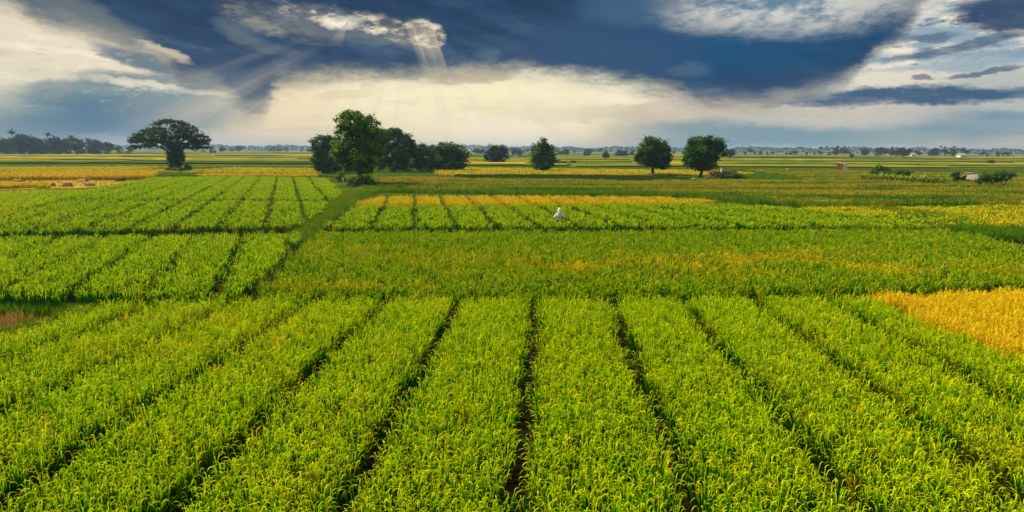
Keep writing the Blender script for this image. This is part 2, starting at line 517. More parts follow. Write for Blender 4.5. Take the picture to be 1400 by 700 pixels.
RIPE = [(0.0, (.24, .19, .003)), (.4, (.52, .34, .004)), (.7, (.87, .54, .004)), (1.0, (.95, .68, .02))]
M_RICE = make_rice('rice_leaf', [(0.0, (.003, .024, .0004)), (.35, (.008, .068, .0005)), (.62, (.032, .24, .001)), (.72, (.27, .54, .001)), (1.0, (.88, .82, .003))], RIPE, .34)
M_RICE_OLIVE = make_rice('rice_leaf_olive', [(0.0, (.005, .035, .0006)), (.35, (.016, .09, .0006)), (.62, (.04, .20, .001)), (.72, (.17, .38, .001)), (1.0, (.56, .54, .003))], RIPE, .34)
M_GRASS = make_rice('wild_grass',
                    [(0.0, (.016, .07, .002)), (.5, (.075, .22, .003)), (1.0, (.22, .40, .006))],
                    [(0.0, (.20, .17, .006)), (.5, (.46, .36, .01)), (1.0, (.66, .50, .04))])
M_VINE = make_rice('vine_leaf',
                   [(0.0, (.010, .035, .005)), (.6, (.022, .07, .009)), (1.0, (.05, .11, .012))],
                   [(0.0, (.05, .08, .01)), (1.0, (.12, .14, .02))])
M_STUB = make_rice('stubble_straw',
                   [(0.0, (.26, .12, .02)), (.5, (.55, .28, .06)), (1.0, (.8, .5, .18))],
                   [(0.0, (.30, .19, .015)), (1.0, (.66, .44, .05))], .2)


def tree_mat(name, dark, light, trans=.3):
    m, t, out = new_mat(name)
    leafy(t, out, ramp(t, attr(t, 'tone'), [(0.0, dark), (.55, tuple((a + b) / 2 for a, b in zip(dark, light))), (1.0, light)]), trans, .7, .04)
    return m


T_GREEN = tree_mat('broadleaf_green', (.016, .07, .001), (.28, .48, .004), .38)
T_DARK = tree_mat('broadleaf_dark', (.010, .045, .005), (.125, .26, .014), .36)
T_RAIN = tree_mat('rain_tree_leaf', (.010, .034, .010), (.08, .15, .025))
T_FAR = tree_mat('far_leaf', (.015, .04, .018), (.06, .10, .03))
T_BUSH = tree_mat('bush_leaf', (.02, .06, .006), (.13, .21, .02))
M_BARK = solid('bark', (.10, .07, .045), .9, .4, 5, .5)
M_BARKP = solid('pale_bark', (.22, .17, .12), .9, .3, 5, .4)
M_SOIL = None


def ground_mat():
    m, t, out = new_mat('ground')
    p = t.nodes.new('ShaderNodeBsdfPrincipled'); p.inputs['Roughness'].default_value = .95
    p.inputs['Specular IOR Level'].default_value = 0.0
    soil = ramp(t, noise_fac(t, 3.0, 6, rough=.65), [(.3, (.012, .007, .003)), (.55, (.032, .017, .007)), (.75, (.07, .04, .015))])
    moss = ramp(t, noise_fac(t, .8, 5), [(.35, (.025, .05, .006)), (.7, (.07, .10, .012))])
    near = mixc(t, soil, moss, ramp(t, noise_fac(t, .35, 3), [(.45, (0, 0, 0)), (.65, (.5, .5, .5))]))
    rough = ramp(t, noise_fac(t, .16, 6, stretch=(.25, 1, 1)), [(.3, (.02, .045, .004)), (.5, (.045, .08, .006)), (.7, (.10, .11, .01))])
    # far plots: a patchwork of long fields
    g = t.nodes.new('ShaderNodeNewGeometry')
    mp = t.nodes.new('ShaderNodeMapping'); mp.inputs['Scale'].default_value = (.010, .028, 1); mp.inputs['Rotation'].default_value = (0, 0, .12)
    t.links.new(g.outputs['Position'], mp.inputs[0])
    v = t.nodes.new('ShaderNodeTexVoronoi'); v.distance = 'CHEBYCHEV'; v.inputs['Scale'].default_value = 1.0
    t.links.new(mp.outputs[0], v.inputs['Vector'])
    s = t.nodes.new('ShaderNodeSeparateColor'); t.links.new(v.outputs['Color'], s.inputs[0])
    far = ramp(t, s.outputs[0], [(0.0, (.06, .10, .006)), (.3, (.12, .17, .010)), (.55, (.24, .22, .012)), (.8, (.34, .27, .016)), (1.0, (.10, .15, .01))])
    far = mixc(t, far, (.05, .08, .02), ramp(t, noise_fac(t, .02, 5, stretch=(.15, 1, 1)), [(.45, (0, 0, 0)), (.7, (.6, .6, .6))]))
    sx = t.nodes.new('ShaderNodeSeparateXYZ'); t.links.new(g.outputs['Position'], sx.inputs[0])
    def dist(a, b):
        mr = t.nodes.new('ShaderNodeMapRange'); mr.inputs[1].default_value = a; mr.inputs[2].default_value = b
        t.links.new(sx.outputs[1], mr.inputs[0]); return mr.outputs[0]
    c = mixc(t, near, rough, dist(46, 64))
    c = mixc(t, c, far, dist(240, 300))
    t.links.new(c, p.inputs['Base Color'])
    b = t.nodes.new('ShaderNodeBump'); b.inputs['Strength'].default_value = .6; b.inputs['Distance'].default_value = .08
    t.links.new(noise_fac(t, 4.0, 5), b.inputs['Height']); t.links.new(b.outputs[0], p.inputs['Normal'])
    t.links.new(p.outputs[0], out.inputs['Surface'])
    return m


# ------------------------------------------------------------------ ground
rad = 6500.0
rings = [0, 30, 80, 200, 500, 1200, 2500, 4500, rad]
V = [(0, 0, 0)]; F = []
NS = 48
for r_ in rings[1:]:
    for k in range(NS):
        V.append((r_ * math.cos(2 * math.pi * k / NS), r_ * math.sin(2 * math.pi * k / NS), 0))
for k in range(NS): F.append((0, 1 + k, 1 + (k + 1) % NS))
for i in range(len(rings) - 2):
    for k in range(NS):
        a = 1 + i * NS; b = a + NS
        F.append((a + k, b + k, b + (k + 1) % NS, a + (k + 1) % NS))
tag(obj('ground', mesh_np('ground', V, F, ground_mat())), kind='structure')


# ------------------------------------------------------------------ plants that are set out by the thousand
PROTO = {}


def blade(V, F, T, base, az, th0, bend, power, length, width, segs, tone, twist, droop_from=0.0):
    p = Vector(base); d = Vector((math.cos(az), math.sin(az), 0))
    side = Vector((-math.sin(az), math.cos(az), 0))
    side = (side * math.cos(twist) + d * math.sin(twist)).normalized()
    b0 = len(V)
    if droop_from > 0:                       # stiff stem, then a hook
        k0 = 2
        ss = [droop_from * i / k0 for i in range(k0)] + [droop_from + (1 - droop_from) * i / (segs - k0) for i in range(segs - k0 + 1)]
    else:
        ss = [i / segs for i in range(segs + 1)]
    for i, s in enumerate(ss):
        nx = ss[min(i + 1, segs)]
        u = max(0.0, ((s + nx) / 2 - droop_from) / (1 - droop_from))
        th = th0 + bend * u ** power
        w = width * ((.55 if s < droop_from * .9 else 1.0) if droop_from > 0 else (.55 + .9 * s * (1 - s) * 2)) * (1 - s ** 4 * (.5 if droop_from > 0 else .9))
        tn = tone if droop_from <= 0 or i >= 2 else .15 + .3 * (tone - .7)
        if i == segs:
            V.append(p.copy()); T.append(tn)
        else:
            V.append(p - side * w / 2); V.append(p + side * w / 2); T.append(tn); T.append(tn)
        p = p + (d * math.sin(th) + Vector((0, 0, 1)) * math.cos(th)) * (length * (nx - s))
    for i in range(segs - 1):
        a = b0 + 2 * i
        F.append((a, a + 1, a + 3, a + 2))
    a = b0 + 2 * (segs - 1)
    F.append((a, a + 1, a + 2))


def hill_mesh(rng, nl, npan, h, w, segs, spread, mat, tone_leaf=(0, .6), tone_pan=(.7, 1), erect=1.0):
    V, F, T = [], [], []
    for _ in range(nl):
        r = abs(rng.gauss(0, spread)); a = rng.uniform(0, 6.283)
        az = a + rng.gauss(0, .8)
        blade(V, F, T, (r * math.cos(a), r * math.sin(a), 0), az, rng.uniform(.02, .28), rng.uniform(.3, 1.9) / erect, 2.0,
              h * (rng.uniform(.55, .92) if npan and rng.random() < .8 else rng.uniform(.8, 1.12)), w * rng.uniform(.7, 1.2), segs, rng.uniform(*tone_leaf), rng.uniform(-1.2, 1.2))
    for _ in range(npan):
        r = abs(rng.gauss(0, spread * .8)); a = rng.uniform(0, 6.283)
        blade(V, F, T, (r * math.cos(a), r * math.sin(a), 0), a + rng.gauss(0, .7), rng.uniform(.02, .30), rng.uniform(1.9, 3.0), .9,
              h * rng.uniform(.86, 1.28), w * rng.uniform(.9, 1.45), segs + 2, rng.uniform(*tone_pan), rng.uniform(-1.0, 1.0), rng.uniform(.76, .87))
    return mesh_np(mat.name, V, F, mat, {'tone': ('POINT', T)})


def proto(key, n, fn):
    c = bpy.data.collections.new(key)
    for i in range(n):
        c.objects.link(bpy.data.objects.new(key, fn(random.Random(100 + i * 17 + len(key)))))
    PROTO[key] = (c, n)


def patch_mesh(rng, n, size, h, w, mat, erect=1.0, pan=.35, segs=3):
    V, F, T = [], [], []
    for _ in range(n):
        x, y = rng.uniform(-.5, .5) * size, rng.uniform(-.5, .5) * size
        if rng.random() < pan:
            blade(V, F, T, (x, y, 0), rng.uniform(0, 6.283), rng.uniform(0, .25), rng.uniform(1.6, 2.8), 1.0, h * rng.uniform(1.0, 1.25), w * rng.uniform(.7, 1.1), segs + 1, rng.uniform(.7, 1), rng.uniform(-1, 1), .55)
        else:
            blade(V, F, T, (x, y, 0), rng.uniform(0, 6.283), rng.uniform(0, .3), rng.uniform(.2, 1.2) / erect, 1.6, h * rng.uniform(.7, 1.1), w * rng.uniform(.7, 1.2), segs, rng.uniform(0, .62), rng.uniform(-1, 1))
    return mesh_np(mat.name, V, F, mat, {'tone': ('POINT', T)})


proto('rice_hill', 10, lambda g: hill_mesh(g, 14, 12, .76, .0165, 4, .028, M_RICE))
proto('rice_clump', 8, lambda g: hill_mesh(g, 16, 8, .80, .030, 3, .06, M_RICE))
proto('olive_clump', 8, lambda g: hill_mesh(g, 15, 11, .80, .032, 3, .06, M_RICE_OLIVE))
proto('rice_patch', 6, lambda g: patch_mesh(g, 60, 1.3, .82, .055, M_RICE))
proto('ripe_hill', 6, lambda g: hill_mesh(g, 14, 20, .74, .020, 4, .06, M_RICE))
proto('grass_tuft', 6, lambda g: hill_mesh(g, 26, 0, .5, .016, 3, .10, M_GRASS, (0, 1)))
proto('grass_patch', 6, lambda g: patch_mesh(g, 55, 1.2, .55, .05, M_GRASS, pan=.15))
proto('vine_patch', 5, lambda g: patch_mesh(g, 60, 1.3, .55, .16, M_VINE, erect=.6, pan=.5, segs=2))
proto('stubble', 4, lambda g: hill_mesh(g, 16, 3, .32, .014, 2, .05, M_STUB, (0, 1), (.6, 1), 3.0))

# one node group sets out any of them on the vertices of a mesh
GN = bpy.data.node_groups.new('set_out_plants', 'GeometryNodeTree')
GN.interface.new_socket('Geometry', in_out='INPUT', socket_type='NodeSocketGeometry')
cs = GN.interface.new_socket('Plants', in_out='INPUT', socket_type='NodeSocketCollection')
GN.interface.new_socket('Geometry', in_out='OUTPUT', socket_type='NodeSocketGeometry')
gi = GN.nodes.new('NodeGroupInput'); go = GN.nodes.new('NodeGroupOutput')
ci = GN.nodes.new('GeometryNodeCollectionInfo'); ci.inputs['Separate Children'].default_value = True; ci.inputs['Reset Children'].default_value = True
iop = GN.nodes.new('GeometryNodeInstanceOnPoints'); iop.inputs['Pick Instance'].default_value = True


def named(n, typ):
    a = GN.nodes.new('GeometryNodeInputNamedAttribute'); a.data_type = typ; a.inputs['Name'].default_value = n
    return a.outputs[0]


GN.links.new(gi.outputs[0], iop.inputs['Points'])
GN.links.new(gi.outputs[1], ci.inputs[0])
GN.links.new(ci.outputs[0], iop.inputs['Instance'])
GN.links.new(named('variant', 'INT'), iop.inputs['Instance Index'])
GN.links.new(named('turn', 'FLOAT_VECTOR'), iop.inputs['Rotation'])
GN.links.new(named('size', 'FLOAT_VECTOR'), iop.inputs['Scale'])
GN.links.new(iop.outputs[0], go.inputs[0])


def set_out(name, label, key, P, size, tint, seed=1, flat=1.0, lean=.10):
    """one stuff object made of many plants; P (n,2)"""
    rs = np.random.RandomState(seed); n = len(P)
    me = bpy.data.meshes.new(name)
    me.vertices.add(n)
    co = np.zeros((n, 3), np.float32); co[:, :2] = P
    me.vertices.foreach_set('co', co.ravel())
    a = me.attributes.new('variant', 'INT', 'POINT'); a.data.foreach_set('value', rs.randint(0, PROTO[key][1], n).astype(np.int32))
    t = np.stack([rs.normal(0, lean, n), rs.normal(0, lean, n), rs.uniform(0, 6.283, n)], 1).astype(np.float32)
    a = me.attributes.new('turn', 'FLOAT_VECTOR', 'POINT'); a.data.foreach_set('vector', t.ravel())
    s = (np.asarray(size) * np.ones(n))[:, None] * np.array([[1, 1, flat]]) * rs.uniform(.85, 1.13, (n, 1))
    a = me.attributes.new('size', 'FLOAT_VECTOR', 'POINT'); a.data.foreach_set('vector', s.astype(np.float32).ravel())
    a = me.attributes.new('tint', 'FLOAT', 'POINT'); a.data.foreach_set('value', np.clip(tint, 0, 1).astype(np.float32))
    o = obj(name, me)
    md = o.modifiers.new('plants', 'NODES'); md.node_group = GN
    md[cs.identifier] = PROTO[key][0]
    tag(o, label, kind='stuff')
    return o


def lattice(poly, az, row, step_, lanes=None, jit=.25, rs=None, cross=None):
    """plants in rows that run along azimuth az; lanes = (offset, spacing, gap) leaves foot lanes free; cross the same across"""
    rs = rs or np.random.RandomState(3)
    a = R(az); c, s = math.cos(a), math.sin(a)
    P = np.array(poly); u = P[:, 0] * c - P[:, 1] * s; v = P[:, 0] * s + P[:, 1] * c
    U, Vv = np.meshgrid(np.arange(u.min(), u.max(), row), np.arange(v.min(), v.max(), step_))
    U = U.ravel(); Vv = Vv.ravel()
    U = U + rs.normal(0, jit * row * .5, len(U)); Vv = Vv + rs.uniform(-.5, .5, len(U)) * step_ * min(1, jit * 2)
    if lanes:
        o, sp_, g = lanes
        wob = (fnoise(Vv * .0 + np.round((U - o) / sp_) * 9.1, Vv, 3.0) - .5) * .12
        q = (U - o + wob + sp_ / 2) % sp_ - sp_ / 2
        k = np.abs(q) > g / 2
        U, Vv = U[k], Vv[k]
    if cross:
        for pos, g in cross:
            yy = -U * s + Vv * c; k = np.abs(yy - pos - (fnoise(U, U * 0, 4.0) - .5) * .8) > g / 2; U, Vv = U[k], Vv[k]
    x = U * c + Vv * s; y = -U * s + Vv * c
    k = inside(poly, x, y)
    return x[k], y[k]


def field(name, label, key, poly, az, row, step_, lanes=None, size=1.0, tint=.0, patch=0.0, pscale=3.0, psx=1.5, seed=1, flat=1.0, jit=.5,
          blobs=(), rag=.35, drop=None, cross=None, edge_tint=0.0):
    rs = np.random.RandomState(seed)
    x, y = lattice(poly, az, row, step_, lanes, jit, rs, cross)
    # ragged edges
    x2 = x + (fnoise(x, y, 1.5, 1, seed) - .5) * rag * 2; y2 = y + (fnoise(x, y, 1.5, 1, seed + 5.5) - .5) * rag * 2
    k = inside(poly, x2, y2); x, y = x[k], y[k]
    if drop is not None:
        k = drop(x, y); x, y = x[k], y[k]
    t = tint + (fnoise(x, y, pscale, psx, seed * 1.7) - .5) * 2 * patch + rs.normal(0, .07, len(x)) + (rs.rand(len(x)) < .025) * .5
    for bx, by, rx, ry, am in blobs:
        d = ((x - bx) / rx) ** 2 + ((y - by) / ry) ** 2
        t = t + am * np.exp(-d) * np.clip((fnoise(x, y, 1.1, 2.6, seed) * .6 + fnoise(x, y, .45, 1.5, seed + 3) * .4 - .44) * 8, 0, 1)
    return set_out(name, label, key, np.stack([x, y], 1), np.full(len(x), size) * (.92 + .16 * fnoise(x, y, 2.5, 1, seed + 2)), t, seed, flat)


# --- the field at the viewer's feet
EDGE_R = [(13.00, 24.98), (13.12, 20.84), (13.33, 17.17), (22.0, 9.0)]
A_POLY = [(-22, 8.2), (22, 8.2)] + EDGE_R[::-1] + [(2.66, 24.24), (-7.88, 24.01), (-11.53, 23.68), (-13.94, 23.15), (-14.63, 20.14), (-14.57, 18.87), (-24, 15.2)]
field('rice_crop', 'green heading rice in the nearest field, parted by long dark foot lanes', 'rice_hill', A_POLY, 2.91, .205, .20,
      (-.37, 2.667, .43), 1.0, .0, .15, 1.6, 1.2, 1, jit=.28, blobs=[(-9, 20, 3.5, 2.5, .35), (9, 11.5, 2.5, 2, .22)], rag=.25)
# --- golden corner at right
G_POLY = [(13.15, 25.05), (13.33, 21.03), (13.66, 17.31), (24, 12), (48, 20), (44, 27.6), (20.18, 26.41)]
field('ripe_rice_crop', 'ripe golden rice filling the corner at the right edge', 'ripe_hill', G_POLY, 2.9, .24, .22, None, 1.0, .86, .16, 1.5, 1, 2, rag=1.0)
# --- middle field
B_POLY = [(-9.35, 24.30), (2.71, 24.76), (13.58, 25.89), (21.05, 27.19), (46, 29.6), (48, 41.0), (28.53, 37.69), (29.95, 42.72), (29.49, 46.81), (9.82, 45.58), (-12.68, 43.85)]
field('rice_crop', 'yellow-flecked rice in the broad middle field without lanes', 'olive_clump', B_POLY, 4.0, .32, .31, None, 1.0, -.06, .12, 2.0, 2.5, 3,
      blobs=[(12, 33, 8, 2.6, .8), (3, 30.5, 6, 1.6, .6), (-3, 34, 6, 2, .4), (20, 31, 5, 1.5, .5), (-9, 37, 4, 2.0, .25), (-8.3, 26.4, 4.5, .5, .5), (-4, 26.4, 4, .4, .35), (17, 36, 6, 1.6, .3)], rag=.3)
# --- left middle field
C_POLY = [(-45, 23.6), (-18.74, 24.48), (-14.81, 24.63), (-10.27, 24.87), (-10.92, 30.65), (-13.33, 43.02), (-22.62, 41.90), (-30.62, 40.50), (-52, 41.5)]
field('rice_crop', 'bright green rice in the left middle field, left of the grassy bund', 'rice_clump', C_POLY, -18.4, .31, .30, (-2.6, 2.62, .38), 1.0, .0, .12, 2.5, 1.5, 4, rag=.2, jit=.3)
# --- left far field, cut by cross lanes
D_POLY = [(-62, 46.5), (-32.83, 43.47), (-22.34, 46.05), (-15.03, 47.77), (-16.71, 59.83), (-21.04, 83.97), (-34.24, 128.27), (-52.66, 133.41), (-66.27, 128.08), (-56.43, 90.99), (-47.76, 69.62), (-41.40, 55.02), (-62, 58)]
field('rice_crop', 'green rice left of the bushy tree, split by foot lanes', 'rice_clump', D_POLY, -18.3, .46, .44, (-1.6, 2.9, .46), 1.18, .0, .14, 4, 2.0, 5, jit=.3, rag=.3,
      cross=[(71.5, 1.7)], flat=.85, blobs=[(-24, 110, 10, 14, .28)])
D2_POLY = [(-75, 66), (-62, 60), (-40.48, 53.79), (-46.43, 67.66), (-54.57, 87.68), (-60.61, 87.19), (-63.87, 85.31), (-100, 92)]
field('rice_crop', 'green rice at the left edge before the cut ground', 'rice_clump', D2_POLY, -18.3, .45, .42, None, 1.2, .08, .15, 4, 2, 6, rag=.3, flat=.85,
      blobs=[(-42, 56, 5, 2.5, .7)])
# --- right far field around the worker
E_POLY = [(-13.29, 46.89), (-0.01, 47.92), (15.68, 48.58), (31.26, 49.24), (30.18, 58.60), (25.90, 67.19), (18.89, 70.65), (-0.02, 67.55), (-15.59, 66.63)]
field('rice_crop', 'green rice where the worker in white stands', 'rice_clump', E_POLY, -8.1, .42, .40, (-.1, 2.95, .5), 1.12, .0, .14, 3, 2, 7, rag=.3, flat=.86)
E2_POLY = [(-15.67, 67.57), (-0.02, 68.51), (17.36, 70.55), (22.57, 74.08), (17.03, 79.74), (-0.03, 80.54), (-15.21, 78.81)]
field('ripe_rice_crop', 'orange ripening strip along the back of the worker\'s field', 'rice_clump', E2_POLY, -8.1, .42, .40, (-.1, 2.95, .6), 1.15, .82, .35, 3, 2.5, 8, rag=.4, flat=.86)


# --- grassy bunds
def bund(label, line, width, seed, tint=.05, patch=.2, dens=7.0, size=1.0, key='grass_tuft', name='bund_grass'):
    rs = np.random.RandomState(seed); X_, Y_ = [], []
    for (x1, y1), (x2, y2) in zip(line[:-1], line[1:]):
        L = math.hypot(x2 - x1, y2 - y1); n = int(L * width * dens)
        t = rs.rand(n); o = rs.normal(0, width / 2.6, n)
        X_.append(x1 + (x2 - x1) * t - (y2 - y1) / L * o); Y_.append(y1 + (y2 - y1) * t + (x2 - x1) / L * o)
    x = np.concatenate(X_); y = np.concatenate(Y_)
    t = tint + (fnoise(x, y, 2, 1, seed) - .5) * 2 * patch + rs.normal(0, .06, len(x))
    return set_out(name, label, key, np.stack([x, y], 1), size * (.7 + .6 * fnoise(x, y, 1.2, 1, seed)), t, seed, 1.0, .2)


bund('grassy bund running back to the bushy tree', [(-11.19, 27.64), (-13.53, 39.61), (-15.26, 50.13), (-17.92, 64.09), (-21.59, 91.55), (-22.44, 107.49)], 1.0, 21, .24, .3, 16, 1.3)
bund('dark grass strip at the left edge beside the cut patch', [(-34, 23.0), (-18.62, 24.20), (-16.85, 24.34), (-15.40, 24.60), (-10.69, 25.65)], .6, 22, .0, .1, 30, .85)
bund('thin grass along the far edge of the nearest field', [(-13.38, 27.17), (-6.01, 27.46), (6.11, 27.86), (15.44, 28.80), (23.13, 30.25)], .25, 23, .1, .2, 9, .6)
bund('thin grass along the bund behind the middle fields', [(-50, 43.4), (-35.68, 47.18), (-26.35, 48.81), (-16.39, 51.51), (-0.01, 52.65), (17.40, 53.85), (34.99, 55.09)], .35, 24, .1, .2, 7, .7)
bund('bright tall grass at the right end of the middle field', [(34.72, 55.61), (35.28, 51.13), (34.59, 45.74), (56, 37)], 4.2, 25, .02, .15, 10, 1.5)
bund('green grass along the back of the orange strip', [(-20.50, 98.12), (-0.04, 93.05), (22.14, 90.12), (29.76, 77.20), (35.80, 66.72), (37.82, 58.60)], 2.2, 26, .12, .25, 5, 1.7)
bund('grass along the edge between the orange strip and the bushy tree', [(-15.05, 53.06), (-16.90, 64.14), (-18.24, 76.54), (-20.31, 94.78)], 1.6, 27, .12, .25, 6, 1.2)
bund('rough grass at the near left corner, round the cut patch', [(-26, 15), (-16.33, 21.11), (-15.84, 22.68), (-15.60, 24.48), (-13.08, 25.35)], .7, 28, .12, .3, 16, .9)

# --- cut patch at left edge
S_POLY = [(-24, 14.8), (-16.20, 20.94), (-16.30, 22.77), (-16.86, 23.58), (-18.22, 23.66), (-24, 20.6)]
field('stubble', 'orange-brown cut stubble beside the dark grass strip', 'stubble', S_POLY, -18, .22, .22, None, 1.0, .1, .2, seed=31)

# ------------------------------------------------------------------ fields beyond the near plots
# golden strip and remains at left
field('ripe_rice_crop', 'tall golden rice strip at left, in front of the spreading tree', 'rice_patch',
      [(-175, 152), (-110.13, 147.64), (-104.87, 156.24), (-82.63, 159.55), (-71.28, 135.03), (-76.88, 130.94), (-95.25, 127.47), (-160, 112)], -16, 1.0, 1.0, None, 1.15, .95, .10, 5, 2, 41, rag=.6, flat=1.1)
field('ripe_rice_crop', 'uncut golden corner left standing beside the cut ground', 'rice_patch',
      [(-130, 92), (-79.97, 107.00), (-74.55, 110.15), (-68.08, 99.89), (-72.95, 103.36), (-74.41, 99.38), (-125, 82)], -16, .7, .7, None, .9, .8, .12, 4, 2, 42, rag=.4, flat=1.0)
# rough fallow on the right and in the centre: green and yellow grass lying in bands

def rough_field(name, label, key, poly, size, tint, patch, seed, flat=1.0, psx=7.0, pscale=3.0, drop=None, step_=.95):
    return field(name, label, key, poly, -8, step_, step_, None, size, tint, patch, pscale, psx, seed, flat, rag=.8, drop=drop, jit=.9)


def bands(seed, lo=.30, s=2.6, sx=12.0): return lambda x, y: fnoise(x, y, s, sx, seed) > lo


rough_field('fallow_grass', 'rough green and yellow grass lying in bands behind the worker\'s field', 'grass_patch',
            [(-21.91, 105.49), (-0.04, 99.65), (26.35, 94.89), (31.47, 79.44), (32.24, 73.37), (57.53, 76.70), (85, 72), (150, 118), (96.87, 129.81), (67.97, 132.89), (44.11, 133.63), (23.81, 131.67), (11.33, 133.52), (-8.69, 134.70), (-30.60, 159.16)],
            1.35, .50, 2.2, 51, .9, drop=bands(4.4, .33))
rough_field('fallow_grass', 'yellowish grass around the leaning white post and the foot of the bushy tree', 'grass_patch', [(-23.19, 83.17), (-35.40, 135.24), (-40.15, 158.01), (-30.60, 159.16), (-19.25, 105.70), (-18.57, 88.82)], 1.0, .36, .6, 49, .7, 1.5, 2.5)
rough_field('rice_crop', 'yellow-green rice reaching to the right edge behind the bright tall grass', 'rice_patch',
            [(27.74, 67.29), (53.74, 71.73), (80, 66), (72, 52), (39.28, 52.20), (33.15, 51.38), (31.20, 59.36)], 1.0, .40, 1.0, 52, .8, 4.0, 2.0, bands(9.1, .27, 1.6, 10), .75)
rough_field('lawn', 'short green grass around the two single trees', 'grass_patch',
            [(31.36, 182.40), (61.47, 180.72), (65.25, 157.24), (56.16, 131.78), (45.17, 136.87), (24.37, 134.81), (15.68, 147.78)], 1.1, .04, .25, 53, .6, drop=bands(2.2, .25))
rough_field('fallow_grass', 'olive grass with dark streaks between the shelter and the bushes at right', 'grass_patch',
            [(70.63, 214.55), (102.00, 223.32), (103.21, 198.16), (69.46, 133.03), (56.16, 131.78), (67.10, 161.73)], 1.3, .42, 1.7, 54, .7, drop=bands(7.2, .36))
rough_field('fallow_grass', 'olive grass around the thatched hut at right', 'grass_patch',
            [(103.21, 198.16), (147.21, 197.78), (170, 140), (130, 104), (96.87, 129.81), (69.46, 133.03)], 1.2, .4, 1.6, 55, .42, drop=bands(5.2, .33))
field('vine_crop', 'low dark green creeper strip behind the rough grass', 'vine_patch',
      [(-10.79, 137.79), (-0.07, 133.96), (14.55, 137.05), (36.49, 134.43), (33.05, 151.63), (16.53, 155.92), (-0.08, 156.14), (-12.44, 154.70)], -2, .9, .9, None, 1.15, .1, .2, 3, 2, 56, rag=.5)
field('ripe_rice_crop', 'golden field behind the dark creeper strip', 'rice_patch',
      [(-16.39, 153.22), (3.62, 158.44), (50.92, 159.75), (61.29, 174.85), (62.05, 194.86), (13.06, 206.56), (-17.24, 214.67), (-23.52, 200.09)], 0, 1.5, 1.5, None, 1.45, .74, .3, 8, 5, 57, rag=.8, flat=.6)
field('rice_crop', 'olive rice behind the left tree, on both sides of it', 'rice_patch',
      [(-132.47, 163.67), (-94.06, 169.82), (-45.16, 156.84), (-57.05, 198.30), (-118.78, 214.64), (-159.05, 196.66)], -6, 1.6, 1.6, None, 1.5, .62, .3, 9, 6, 58, rag=1.0, flat=.55, drop=bands(1.3, .25, 5, 12))
field('ripe_rice_crop', 'yellow strip behind the field left of the tree cluster', 'rice_patch',
      [(-65.16, 142.10), (-40.91, 143.06), (-43.45, 151.99), (-70.26, 153.29)], -4, 1.2, 1.2, None, 1.2, .72, .2, 6, 5, 59, rag=.8, flat=.8)
field('fallow_grass', 'dark green verge along the back of the left far field', 'grass_patch',
      [(-71.59, 131.49), (-75.23, 145.38), (-38.12, 145.68), (-40.72, 155.70), (-63.08, 159.81), (-83.79, 162.02), (-80.19, 148.86)], -4, .9, .9, None, 1.2, .12, .3, 4, 4, 60, rag=.6, flat=.8)
# tan straw blocks and their dark ends behind the bushy tree
TAN = [((-24.17, 120.16), (-21.14, 120.43), (-22.32, 127.22), (-25.52, 126.91)), ((-20.76, 120.47), (-18.47, 120.68), (-19.51, 127.49), (-21.92, 127.25)),
       ((-17.97, 120.72), (-15.80, 120.92), (-16.69, 127.76), (-18.97, 127.54)), ((-15.16, 120.98), (-12.85, 119.89), (-13.84, 126.59), (-16.02, 127.82))]
for i, (pl, lb) in enumerate(zip(TAN, ['short tan straw strip beside the bushy tree', 'second short tan straw strip from the bushy tree',
                                       'third short tan straw strip from the bushy tree', 'short tan straw strip farthest from the bushy tree'])):
    field('straw_strip', lb, 'stubble', list(pl), 0, .4, .4, None, 2.2, .75, .15, 2, 2, 61 + i, rag=.1, flat=1.1)


# the far fields: each a low raised stand of crop with its own colour
def crop_mat():
    m, t, out = new_mat('far_crop')
    c = ramp(t, attr(t, 'tint'), [(0.0, (.045, .085, .004)), (.3, (.11, .16, .006)), (.55, (.25, .23, .010)), (.8, (.42, .31, .014)), (1.0, (.55, .38, .012))])
    c = mixc(t, c, (.05, .07, .012), ramp(t, noise_fac(t, .08, 6, rough=.7, stretch=(.12, 1, 1)), [(.48, (0, 0, 0)), (.72, (.75, .75, .75))]))
    c = mixc(t, c, (.8, .8, .8), ramp(t, noise_fac(t, 1.2, 4, rough=.7), [(.3, (.45, .45, .45)), (.7, (0, 0, 0))]), 'MULTIPLY')
    p = t.nodes.new('ShaderNodeBsdfPrincipled'); p.inputs['Roughness'].default_value = .9; p.inputs['Specular IOR Level'].default_value = 0.0
    t.links.new(c, p.inputs['Base Color']); t.links.new(p.outputs[0], out.inputs['Surface'])
    return m


